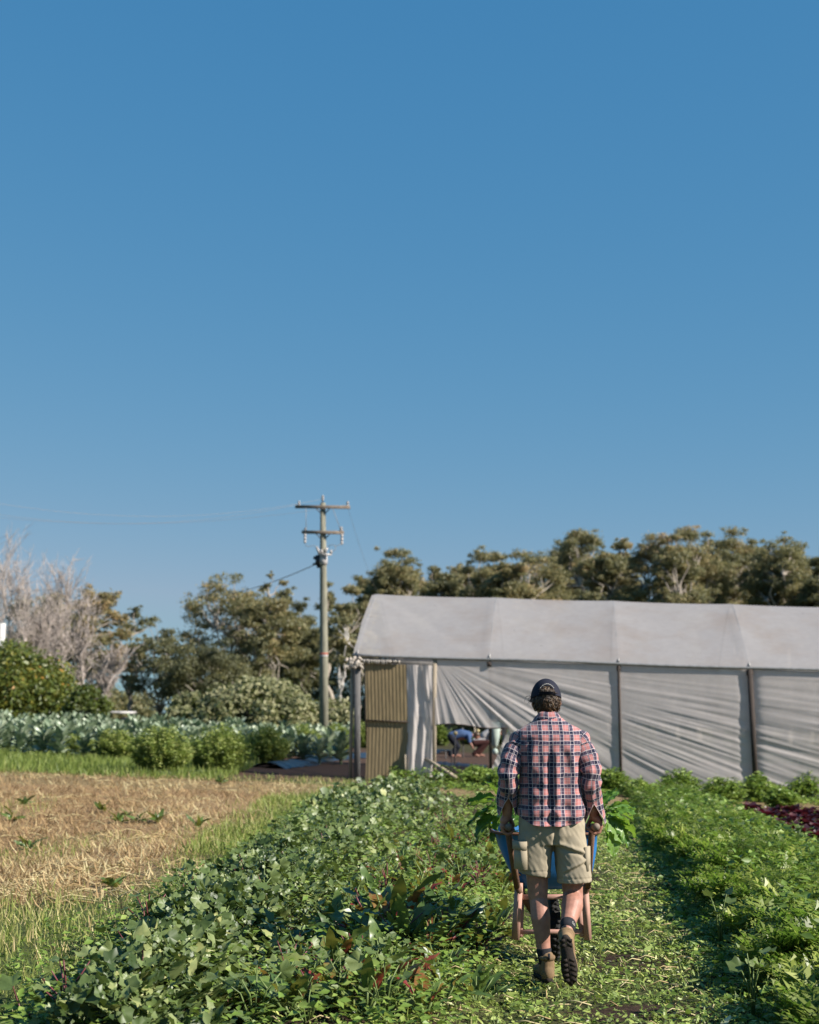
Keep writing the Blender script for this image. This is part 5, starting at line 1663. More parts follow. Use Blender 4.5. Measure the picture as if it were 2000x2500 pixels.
def build_person():
    root = empty('person', MAN + Vector((0, 0, .048)))
    root.scale = (PS, PS, PS)
    tag(root, 'man in plaid shirt, khaki shorts and navy cap seen from behind pushing the wheelbarrow', 'person')
    B = Buf()
    # trunk kept slimmer than the clothes
    B.ell((0, .035, 1.22), (.155, .095, .30)); B.ell((0, .05, 1.40), (.165, .08, .10)); B.ell((0, .03, .96), (.155, .105, .13))
    B.cone((-.10, .05, 1.46), .06, (.10, .05, 1.46), .06)
    B.cone((0, .06, 1.47), .062, (-.012, .095, 1.62), .056)
    # head bowed a little forward
    hc = np.array((-.012, .125, 1.665))
    Rh = np.array(Matrix.Rotation(RAD(-16), 3, 'X'))
    def H(x, y, z): return tuple(hc + Rh @ np.array((x, y, z)))
    B.ell(hc, (.077, .098, .112), Rh, 20, 14)
    B.ell(H(0, -.035, .02), (.074, .072, .085), Rh)
    B.ell(H(0, .05, -.075), (.052, .052, .05), Rh)           # jaw
    B.cone(H(0, .098, .0), .012, H(0, .118, -.032), .015)     # nose
    for s in (-1, 1):
        B.ell(H(s * .080, -.005, -.02), (.010, .024, .034), Rh @ np.array(Matrix.Rotation(RAD(s * 22), 3, 'Z')))   # ear
        B.ell(H(s * .032, .086, .008), (.015, .012, .010), Rh)
        B.cone(H(s * .016, .092, -.062), .009, H(0, .098, -.060), .010)
        B.cone(H(s * .05, .075, .03), .014, H(s * .015, .095, .03), .013)
    # arms
    for s in (-1, 1):
        sh, el, wr, g = (np.array(d[s]) for d in (SH, EL, WR, GRIP))
        B.cone(sh, .052, el, .042)
        B.cone(el, .044, el + (wr - el) * .35, .046); B.cone(el + (wr - el) * .35, .046, wr, .030)
        # palm: from the wrist down the outer side of the handle
        B.cone(wr, .030, g + (s * .022, -.020, .042), .026); B.cone(wr + (0, .015, -.01), .028, g + (s * .022, .045, .042), .024)
        B.cone(g + (s * .031, -.028, .012), .017, g + (s * .031, .055, .012), .016)
        # four fingers wrapped under the handle
        for k, (yy, rr, ln) in enumerate(((-.032, .0105, .86), (-.010, .0118, .97), (.013, .0122, 1.0), (.036, .0118, .95))):
            R_ = .0335
            pts = []
            for a in (5, -48, -95, -150 * ln - 20):
                pts.append(g + np.array((s * math.cos(RAD(a)) * R_, yy + .004 * abs(a) / 90, math.sin(RAD(a)) * R_ * 1.05)))
            B.cone(pts[0], rr * 1.12, pts[1], rr * 1.05, 10); B.cone(pts[1], rr * 1.05, pts[2], rr, 10); B.cone(pts[2], rr, pts[3], rr * .9, 10)
        # thumb over the inner side
        t0, t1, t2, t3 = wr + np.array((-s * .012, .01, -.012)), g + np.array((-s * .020, .035, .045)), g + np.array((-s * .036, .052, .012)), g + np.array((-s * .034, .066, -.018))
        B.cone(t0, .018, t1, .016, 10); B.cone(t1, .015, t2, .013, 10); B.cone(t2, .013, t3, .0105, 10)
    # legs: left planted, right trailing with the heel up
    hipL, knL, anL = np.array((-.095, .045, .90)), np.array((-.082, .055, .50)), np.array((-.046, .012, .105))
    hipR, knR, anR = np.array((.105, .04, .90)), np.array((.130, .06, .49)), np.array((.060, -.225, .335))
    for hip, kn, an in ((hipL, knL, anL), (hipR, knR, anR)):
        B.cone(hip, .084, kn, .060)
        d = an - kn
        back = np.array((0, -1, 0)) - d * (np.array((0, -1, 0)).dot(d) / d.dot(d)); back /= np.linalg.norm(back)
        kk = 1.0 if hip[0] < 0 else 1.12
        B.cone(kn, .056 * kk, kn + d * .12, .054 * kk)
        B.cone(kn + d * .10 + back * .006, .054 * kk, kn + d * .34 + back * .014, .059 * kk); B.cone(kn + d * .34 + back * .014, .059 * kk, kn + d * .66 + back * .004, .044 * kk); B.cone(kn + d * .6, .046 * kk, an, .037)
    # feet, inside the boots
    B.cone(anL, .034, anL + (-.01, .13, -.06), .030)
    B.cone(anR, .034, anR + (.012, -.03, -.16), .030)
    body = baked(B, 'body', .0055, M_SKIN, 2)
    put('body', body, root)

    # ---------------- shirt
    NS = 96
    Z = [1.0, 1.06, 1.12, 1.18, 1.24, 1.30, 1.36, 1.405, 1.44, 1.468, 1.49, 1.512, 1.532, 1.55]
    HW = [.194, .190, .187, .187, .189, .194, .200, .206, .207, .198, .172, .132, .098, .076]
    HD = [.128, .124, .120, .120, .122, .126, .128, .126, .120, .110, .096, .086, .076, .070]
    CY = [.020, .022, .025, .028, .030, .034, .038, .042, .046, .050, .053, .058, .066, .074]
    rows = [0.0, .25, .5, .75] + list(range(1, 200))
    def shape(z):
        return np.interp(z, Z, HW), np.interp(z, Z, HD), np.interp(z, Z, CY)
    NR = 76
    V, UV = [], []
    per = []
    for i in range(NR + 1):
        f = i / NR
        row = []
        for j in range(NS):
            a = 2 * math.pi * j / NS - math.pi / 2          # -90 deg = back centre
            ca, sa = math.cos(a), math.sin(a)
            hem = .918 + .055 * abs(ca) ** 3.0                # tails front and back, raised at the sides
            z = hem + (1.552 - hem) * f
            z2 = max(z, 1.0)
            hw, hd, cy = shape(z2)
            if z < 1.0: hw += (1.0 - z) * .05; hd += (1.0 - z) * .10; cy += 0
            e = 2 / 2.5
            x = hw * math.copysign(abs(ca) ** e, ca); y = hd * math.copysign(abs(sa) ** e, sa)
            # loose cloth: folds
            back = max(0.0, -sa)
            dd = 0.0
            lowf = smooth(1.46, 1.30, z)
            # the pleat below the yoke, opening downward
            xx = x + .012
            dd += back * lowf * (.015 * math.exp(-((xx - .030 - .02 * (1.42 - z)) / .016) ** 2) + .015 * math.exp(-((xx + .028 + .02 * (1.42 - z)) / .016) ** 2) - .012 * math.exp(-(xx / .014) ** 2))
            dd += back * lowf * (.010 * math.sin(x * 46 + 2.2 * mnoise.noise((x * 3, z * 2.5, 5))) * (.35 + .65 * smooth(1.35, 1.0, z)))
            # long folds from the shoulder blades to the waist
            for s in (-1, 1):
                q = (x * s - .115) + (z - 1.33) * .25
                dd += back * .014 * math.exp(-(q / .022) ** 2) * smooth(1.44, 1.34, z) * smooth(1.02, 1.2, z)
                q2 = (x * s - .150) + (z - 1.25) * .12
                dd -= back * .012 * math.exp(-(q2 / .018) ** 2) * smooth(1.44, 1.36, z) * smooth(1.0, 1.15, z)
            dd += .012 * mnoise.noise((x * 9, a * .8 + 3, z * 7)) * smooth(1.5, 1.4, z) + .005 * mnoise.noise((x * 26, y * 26, z * 20))
            # horizontal bagging at the waist
            dd += .007 * math.sin(z * 58 + 5 * mnoise.noise((x * 5, 2, z * 3))) * smooth(1.2, 1.02, z) * (.5 + .5 * back)
            nx, ny = ca / hw, sa / hd; L = math.hypot(nx, ny); nx, ny = nx / L, ny / L
            yo = -.007 * back * smooth(1.425, 1.435, z) if z < 1.6 else 0
            V.append((x + nx * (dd + .004), cy + y + ny * (dd + .004) + yo, z - .004 * max(0, -sa) * 0))
            row.append((x, y))
        per.append(row)
    uvs = []
    idx = lambda i, j: i * NS + (j % NS)
    Vn = np.array(V)
    F, L = [], []
    # arc-length across the widest row keeps the checks square on the back
    ref = per[30]
    arc = [0.0]
    for j in range(NS): 
        p, q = ref[j], ref[(j + 1) % NS]; arc.append(arc[-1] + math.hypot(q[0] - p[0], q[1] - p[1]))
    for i in range(NR):
        for j in range(NS):
            F.append((idx(i, j), idx(i, j + 1), idx(i + 1, j + 1), idx(i + 1, j)))
            for (ii, jj) in ((i, j), (i, j + 1), (i + 1, j + 1), (i + 1, j)):
                x, y, z = Vn[idx(ii, jj)]
                sa = math.sin(2 * math.pi * (jj % NS) / NS - math.pi / 2)
                u = arc[jj] if jj < NS else arc[NS]
                # on the back use plain x, so the pattern follows the cloth as it lies
                half = arc[NS] / 2
                uu = x if sa < -.35 else (u if u < half else u - arc[NS])
                UVz = z + .10 * max(0, (z - 1.44))
                L.append((uu, UVz))
    me = make_mesh('shirt', Vn, [np.array(F)], M_PLAID, uv=np.array(L))
    shirt = put('shirt', me, root)

    def sleeve(s):
        sh, el, wr = np.array(SH[s]), np.array(EL[s]), np.array(WR[s])
        end_z = 1.012 if s < 0 else .968
        d2 = (wr - el) / np.linalg.norm(wr - el)
        end = el + d2 * ((el[2] - end_z) / -d2[2])
        P = [sh + (-s * .035, 0, .022), sh + (-s * .004, -.004, -.010), sh + (s * .018, -.012, -.055), sh * .55 + el * .45 + (s * .012, -.012, 0), el + (s * .004, -.016, .03), el + (0, -.010, -.04), el + (end - el) * .55, end]
        RR = [.050, .064, .068, .063, .058, .056, .056 if s < 0 else .058, .052 if s < 0 else .058]
        P = np.array(P)
        # resample smoothly
        n = 64; t = np.linspace(0, len(P) - 1, n)
        def cr(A):
            out = []
            A = np.array(A, float)
            for q in t:
                i = min(int(q), len(A) - 2); f = q - i
                p0, p1, p2, p3 = A[max(i - 1, 0)], A[i], A[i + 1], A[min(i + 2, len(A) - 1)]
                out.append(.5 * ((2 * p1) + (-p0 + p2) * f + (2 * p0 - 5 * p1 + 4 * p2 - p3) * f * f + (-p0 + 3 * p1 - 3 * p2 + p3) * f ** 3))
            return np.array(out)
        C, Rr = cr(P), cr(np.array(RR)[:, None])[:, 0]
        T = np.gradient(C, axis=0); T /= np.linalg.norm(T, axis=1)[:, None]
        dist = np.concatenate([[0], np.cumsum(np.linalg.norm(np.diff(C, axis=0), axis=1))])
        slit = .105
        V, UVv = [], []
        m = 40
        edges = ([], [])
        for i in range(n):
            X = np.array((1.0, 0, 0)); X -= T[i] * X.dot(T[i]); X /= np.linalg.norm(X)
            Y = np.cross(T[i], X)
            if Y[1] < 0: Y = -Y
            left = max(0, (slit - (dist[-1] - dist[i])) / slit)
            gap = RAD(62 if s > 0 else 50) * left ** .9
            flare = 1 + .14 * left ** 1.5
            for j in range(m + 1):
                a = -math.pi / 2 + gap + (2 * math.pi - 2 * gap) * j / m
                q = abs(j / m - .5) * 2
                r = Rr[i] * (1.10 if i < 60 else 1.10) * (flare if q > .5 else 1 + .05 * left)
                fo = .010 * mnoise.noise((math.cos(a) * 1.6 + s * 9, math.sin(a) * 1.6, dist[i] * 15 + math.cos(a) * 1.5)) + .006 * math.sin(dist[i] * 85 + 2.4 * math.sin(a) + s) * math.exp(-((dist[i] - .27) / .10) ** 2)
                fo += .008 * math.sin(dist[i] * 60 + a * 2) * math.exp(-((dist[i] - .06) / .05) ** 2)
                r += fo * smooth(0, .05, dist[i]) * 1.2
                p = C[i] + r * (X * math.cos(a) * .98 + Y * math.sin(a) * 1.0)
                p = p - np.array((0, 0, 1.0)) * (.030 * left * (q > .0) * q if s < 0 else .045 * left * q)
                V.append(p)
                UVv.append(((a + math.pi / 2) * .0655 + .02 * s, -dist[i] * 1.0 + 1.43))
                if j == 0: edges[0].append(p)
                if j == m: edges[1].append(p)
        F, L = [], []
        for i in range(n - 1):
            for j in range(m):
                q = (i * (m + 1) + j, i * (m + 1) + j + 1, (i + 1) * (m + 1) + j + 1, (i + 1) * (m + 1) + j)
                F.append(q); L += [UVv[k] for k in q]
        o = put('sleeve', make_mesh('sleeve', np.array(V), [np.array(F)], M_PLAID, uv=np.array(L)), shirt)
        b = Buf()
        for e in edges:
            k = [p for p, dd_ in zip(e, dist) if dd_ > dist[-1] - slit * 1.02]
            b.tube(k, .0022, 5)
        b.tube(V[-(m + 1):], .0022, 5)
        put('cuff_edge', b.mesh('cuff_edge', M_LIGHTCLOTH), shirt)
        b = Buf(); i = min(range(n), key=lambda q: abs(dist[q] - (dist[-1] - slit)))
        b.ell(C[i] + (0, -Rr[i] * 1.14, 0), (.006, .004, .006), n=8, k=6); put('button', b.mesh('button', M_LIGHTCLOTH), shirt)
    sleeve(-1); sleeve(1)
    # collar: a fold standing round the neck
    m, k = 60, 8
    V, UVv = [], []
    for i in range(m + 1):
        a = RAD(-90 - 165 + 330 * i / m)
        for j in range(k + 1):
            t = j / k
            if t < .45: q = t / .45; r = .066 - .004 * q; z = 1.535 + .043 * q
            else: q = (t - .45) / .55; r = .063 + .026 * q ** .7; z = 1.578 - .046 * q
            b_ = max(0, -math.sin(a))
            V.append((-.008 + math.cos(a) * r * 1.13, .078 + math.sin(a) * r + .0 * b_, z + .018 * b_ - .016 * (1 - b_) + .004 * math.sin(a * 5)))
            UVv.append((a * .075, z))
    F, L = [], []
    for i in range(m):
        for j in range(k):
            q = (i * (k + 1) + j, i * (k + 1) + j + 1, (i + 1) * (k + 1) + j + 1, (i + 1) * (k + 1) + j)
            F.append(q); L += [UVv[z] for z in q]
    put('collar', make_mesh('collar', np.array(V), [np.array(F)], M_PLAID, uv=np.array(L)), shirt)
    # ---------------- shorts: one closed skin over hips and thighs
    B = Buf()
    def loft(rings):
        n = 32; Vv = []
        for (cx, cy, cz, hw, hd) in rings:
            for j in range(n):
                a = 2 * math.pi * j / n
                ca, sa = math.cos(a), math.sin(a)
                Vv.append((cx + hw * math.copysign(abs(ca) ** .8, ca), cy + hd * math.copysign(abs(sa) ** .8, sa), cz if isinstance(cz, float) else cz(ca, sa)))
        Fv = []
        for i in range(len(rings) - 1):
            for j in range(n):
                q = (j + 1) % n
                Fv.append((i * n + j, i * n + q, (i + 1) * n + q, (i + 1) * n + j))
        Fv += [tuple(range(n))[::-1], tuple(range((len(rings) - 1) * n, len(rings) * n))]
        B.add(np.array(Vv), Fv)
    loft([(.005, .03, .80, .175, .112), (.004, .028, .86, .199, .128), (.003, .026, .92, .200, .130), (.0, .025, 1.0, .188, .122)])
    loft([(-.104, .048, lambda c, s: .618 - .016 * c, .096, .100), (-.103, .045, .66, .099, .104), (-.101, .04, .74, .103, .112), (-.098, .035, .84, .103, .120), (-.09, .03, .92, .09, .11)])
    loft([(.136, .018, lambda c, s: .578 + .006 * c, .103, .104), (.133, .022, .62, .104, .108), (.126, .03, .72, .104, .114), (.110, .035, .82, .100, .120), (.095, .03, .92, .09, .11)])
    def wr(co, no):
        back = np.clip(-no[:, 1], 0, 1)
        x, z = co[:, 0], co[:, 2]
        d = .006 * n3(co, (9, 9, 6)) + .0035 * n3(co + co[:, [2, 0, 1]] * .6, (46, 26, 16), 4)
        # seat fold between the legs and creases under the right seat
        d -= .014 * back * np.exp(-((x - .012) / .014) ** 2) * smooth(1.0, .9, z)
        q = (z - .785) + (x - .12) * .35
        d += .010 * back * (np.exp(-(q / .012) ** 2) - np.exp(-((q + .022) / .011) ** 2)) * (x > .03)
        q = (z - .70) - (x - .16) * .5
        d += .008 * back * (np.exp(-(q / .010) ** 2) - np.exp(-((q + .02) / .010) ** 2)) * (x > .06)
        # hems
        hem = np.where(x < .012, .618, .578)
        d -= .003 * np.exp(-((z - hem - .030) / .003) ** 2)
        return d
    shorts = put('shorts', baked(B, 'shorts', .0065, M_SHORT, 3, wr), root)
    b = Buf()
    Ry = Matrix.Rotation(RAD(24), 3, 'Z')
    b.box((-.190, -.030, .735), (.050, .105, .150), np.array(Matrix.Rotation(RAD(20), 3, 'Z')), bev=.01)
    b.box((-.194, -.032, .800), (.058, .112, .050), np.array(Matrix.Rotation(RAD(20), 3, 'Z')), bev=.01)
    put('cargo_pocket', b.mesh('cargo_pocket', M_SHORT), shorts)
    b = Buf(); b.box((.208, -.02, .72), (.03, .10, .14), np.array(Matrix.Rotation(RAD(-16), 3, 'Z')), bev=.01); put('cargo_pocket', b.mesh('cargo_pocket', M_SHORT), shorts)
    # ---------------- socks
    for kn, an, t0, t1, r in ((knL, anL, .78, 1.0, .041), (knR, anR, .80, 1.0, .043)):
        b = Buf(); d = an - kn
        b.tube([kn + d * t0, kn + d * (t0 + .015), kn + d * ((t0 + t1) / 2), kn + d * t1], [r + .003, r + .004, r, r * .97], 20)
        so = put('sock', b.mesh('sock', M_SOCK), root)
        # small pale emblem on the back of the sock
        b = Buf(); c = kn + d * (t0 + .10); bk = np.array((.35, -1, -.0)); bk -= d * bk.dot(d) / d.dot(d); bk /= np.linalg.norm(bk)
        c = c + bk * (r + .002); sx = np.cross(d / np.linalg.norm(d), bk)
        dn = d / np.linalg.norm(d)
        for pts in ([(-.012, .010), (-.006, -.004), (0, .006)], [(-.002, .002), (.006, -.010), (.013, .008)], [(-.010, .012), (.012, .011)]):
            b.tube([c + sx * p[0] + dn * p[1] for p in pts], .0018, 5)
        put('emblem', b.mesh('emblem', M_EMB), so)
    # ---------------- boots
    def boot(origin, Rm, name='boot'):
        Rm = np.array(Rm)
        def Wd(p): return np.array(origin) + Rm @ np.array(p)
        B = Buf()
        # local: x across, y toe, z up; heel at y = -.075, toe at .215, sole at z = 0
        B.cone(Wd((0, -.022, .075)), .047, Wd((0, -.026, .135)), .043)
        B.ell(Wd((0, -.038, .048)), (.042, .046, .052), Rm)
        B.cone(Wd((0, -.02, .06)), .045, Wd((.002, .10, .050)), .042)
        B.ell(Wd((.002, .115, .040)), (.048, .085, .036), Rm)
        B.ell(Wd((0, .165, .036)), (.044, .052, .034), Rm)
        bt = put(name, baked(B, name, .006, M_BOOT, 2), root)
        b = Buf()
        b.tube([Wd((0, -.024, .128)), Wd((0, -.026, .140)), Wd((0, -.026, .148))], [.046, .050, .046], 20)
        put('collar', b.mesh('collar', M_BOOT), bt)
        b = Buf()   # pull tab
        b.box(Wd((0, -.076, .150)), (.014, .006, .035), Rm, bev=.001); put('pull_tab', b.mesh('pull_tab', M_SOCK), bt)
        # outsole with lugs
        out = []
        for q in range(36):
            a = 2 * math.pi * q / 36
            y = .070 + .150 * math.sin(a)
            w = np.interp(y, [-.08, -.06, -.02, .03, .09, .15, .19, .22], [.030, .040, .039, .034, .046, .049, .042, .022])
            out.append((w * math.copysign(abs(math.cos(a)) ** .6, math.cos(a)), y))
        n = len(out)
        Vv = [Wd((x, y, -.002)) for x, y in out] + [Wd((x * 1.03, y, .012)) for x, y in out] + [Wd((x, y, .026)) for x, y in out]
        Fv = [tuple(range(n))[::-1], tuple(range(2 * n, 3 * n))]
        for r_ in range(2):
            for q in range(n):
                Fv.append((r_ * n + q, r_ * n + (q + 1) % n, (r_ + 1) * n + (q + 1) % n, (r_ + 1) * n + q))
        b = Buf(); b.add(np.array(Vv), Fv)
        so = put('sole', b.mesh('sole', M_SOLE, False), root)
        for q in range(9):
            y = -.055 + q * .030
            if .0 < y < .035: continue
            w = np.interp(y, [-.08, -.06, -.02, .03, .09, .15, .19, .22], [.030, .040, .039, .034, .046, .049, .042, .022])
            for sx in (-.5, .5):
                b = Buf(); b.box(Wd((w * sx * 1.0, y, -.0015)), (w * .8, .017, .006), Rm @ np.array(Matrix.Rotation(RAD(14 * (1 if sx > 0 else -1)), 3, 'Z')))
                put('lug', b.mesh('lug', M_SOLE, False), so)
        return bt
    boot((anL[0] + .006, anL[1] + .02, .006), Matrix.Rotation(RAD(8), 3, 'Z'))
    # right boot hangs toe down with its sole to the camera
    f = Vector((.13, .26, -1)).normalized(); up = Vector((0.10, 1, .3)); up = (up - f * up.dot(f)).normalized(); rx = f.cross(up)
    Rb = Matrix((rx, f, up)).transposed()
    heel = Vector((.034, -.385, .322))
    boot(heel + f * .075, Rb)
    # ---------------- hair and cap
    rng = R(31); B = Buf()
    def headpt(az, el, k=1.0):
        """surface of the skull; az 0 = back"""
        x, y, z = math.sin(az) * math.cos(el), -math.cos(az) * math.cos(el), math.sin(el)
        return np.array(H(x * .083 * k, (y * .104 - .004) * k, z * .115 * k))
    for q in range(1300):
        az = rng.normal(0, .85); el = rng.uniform(-.90, -.02) if q < 1080 else rng.uniform(.12, .48)
        if q >= 1080: az = rng.normal(0, .20)
        if abs(az) > 1.75: continue
        lim = -.90 + .30 * abs(az)
        if el < lim: continue
        p = headpt(az, el); n_ = (p - hc) / np.linalg.norm(p - hc)
        dn = np.array((rng.normal(0, .6), rng.normal(0, .3), -1.0)); dn -= n_ * dn.dot(n_); dn /= np.linalg.norm(dn)
        sd = np.cross(n_, dn); L = rng.uniform(.018, .042); c = rng.choice((-1, 1)) * rng.uniform(.003, .011)
        lift = .0015 + .0055 * rng.random() * (1.3 if el < -.2 else .6)
        pts = [p + n_ * .001, p + n_ * lift + dn * L * .35 + sd * c, p + n_ * lift * 1.25 + dn * L * .7 + sd * c * .4, p + n_ * lift * .7 + dn * L - sd * c * .6]
        B.tube(pts, [.0034, .0034, .0026, .0008], 4, np.clip(rng.normal(.48, .24), 0, 1))
    for q in range(26):     # wisps over the left ear
        p = np.array(H(-.078, -.01, .005)) + rng.normal(0, .012, 3)
        B.tube([p, p + (-.012, -.004, -.005), p + (-.020 + rng.normal(0, .006), -.004, -.018 + rng.normal(0, .012))], [.002, .0015, .0006], 3, rng.random() * .4)
    put('hair', B.mesh('hair', M_HAIR), root)
    # scalp shell of hair underneath, so no skin shows between curls
    n, k = 40, 16; Vv = []
    for i in range(n + 1):
        az = -1.7 + 3.4 * i / n
        for j in range(k + 1):
            el = (-.78 + .28 * abs(az)) + (.8 - (-.78 + .28 * abs(az))) * j / k
            Vv.append(headpt(az, el, 1.02 + .012 * math.sin(az * 23) * math.sin(el * 19)))
    i = (np.arange(n)[:, None] * (k + 1) + np.arange(k)[None]).ravel()
    put('hair', make_mesh('hair', Vv, [np.stack([i, i + k + 1, i + k + 2, i + 1], 1)], M_HAIR, tint=np.full(len(Vv), .25)), root)
    # cap crown
    n, k = 64, 26; Vv, ok = [], []
    for j in range(k + 1):
        el = -.02 + (math.pi / 2 + .02) * j / k
        for i in range(n):
            az = 2 * math.pi * i / n
            low = .06 - .06 * math.cos(az)       # the back dips lower than the front
            e2 = low - .05 + (math.pi / 2 - low + .05) * j / k
            seam = 1 - .010 * math.exp(-(((az / (2 * math.pi) * 6) % 1 - .5) / .05) ** 2) * (1 - j / k)
            x, y, z = math.sin(az) * math.cos(e2), -math.cos(az) * math.cos(e2), math.sin(e2)
            Vv.append(H(x * .0945 * seam, y * .116 * seam - .002, z * .126 * seam + .002))
            a2 = az if az < math.pi else az - 2 * math.pi
            hole = (a2 / .36) ** 2 + ((e2 - .18) / .26) ** 2 < 1 and e2 > .10
            ok.append(not hole)
    Fv = []
    for j in range(k):
        for i in range(n):
            q = (j * n + i, j * n + (i + 1) % n, (j + 1) * n + (i + 1) % n, (j + 1) * n + i)
            if sum(ok[z] for z in q) >= 3: Fv.append(q)
    capo = put('cap', make_mesh('cap', Vv, [np.array(Fv)], M_CAPM), root)
    def cappt(az, el, k=1.0):
        x, y, z = math.sin(az) * math.cos(el), -math.cos(az) * math.cos(el), math.sin(el)
        return np.array(H(x * .0945 * k, (y * .116 - .002) * k, (z * .126 + .002) * k))
    b = Buf(); b.ell(cappt(0, 1.57, 1.01), (.006, .006, .004), n=8, k=6); put('button', b.mesh('button', M_CAPM), capo)
    b = Buf()
    A = [cappt(a, -.03, 1.0) for a in np.linspace(-.55, .55, 14)]; Cc = [cappt(a, .11, 1.0) for a in np.linspace(-.55, .55, 14)]
    Vv = A + Cc + [p * 1 + np.array((0, -.004, 0)) for p in A] + [p + np.array((0, -.004, 0)) for p in Cc]
    Fv = [(q, q + 1, 14 + q + 1, 14 + q) for q in range(13)] + [(28 + q, 28 + q + 1, 42 + q + 1, 42 + q) for q in range(13)] + [(q, q + 1, 28 + q + 1, 28 + q) for q in range(13)] + [(14 + q, 15 + q, 43 + q, 42 + q) for q in range(13)]
    b.add(np.array(Vv), Fv); put('strap', b.mesh('strap', M_CAPM), capo)
    # the arched line of white stitching over the opening, too small to read
    b = Buf(); rg = R(5)
    for q in range(13):
        a = -.46 + .92 * q / 12
        e = .56 - .9 * (a / .95) ** 2 + .0
        w = .020
        c1, c2 = cappt(a - w, e - .035, 1.012), cappt(a - w * .3, e + .03, 1.012)
        c3, c4 = cappt(a + w * .4, e - .03 + .04 * rg.random(), 1.012), cappt(a + w, e + .02, 1.012)
        b.tube([c1, c2, c3, c4][: 3 + q % 2], .0020, 4)
    put('stitching', b.mesh('stitching', M_EMB), capo)
    # brim
    Vv = []
    for i in range(25):
        a = -1.05 + 2.1 * i / 24
        for r_, dz in ((1.0, 0), (1.35, -.008), (1.72, -.022)):
            x, y = math.sin(a) * .094, math.cos(a) * .114
            rr = 1 + (r_ - 1) * math.cos(a * 1.4) ** .5 if abs(a * 1.4) < 1.57 else 1
            Vv.append(H(x * (1 + (rr - 1) * .35), y * rr, .030 + dz + .012 * (1 - abs(a))))
    i = (np.arange(24)[:, None] * 3 + np.arange(2)[None]).ravel()
    put('brim', make_mesh('brim', Vv, [np.stack([i, i + 3, i + 4, i + 1], 1)], M_CAPM), capo)
build_person()

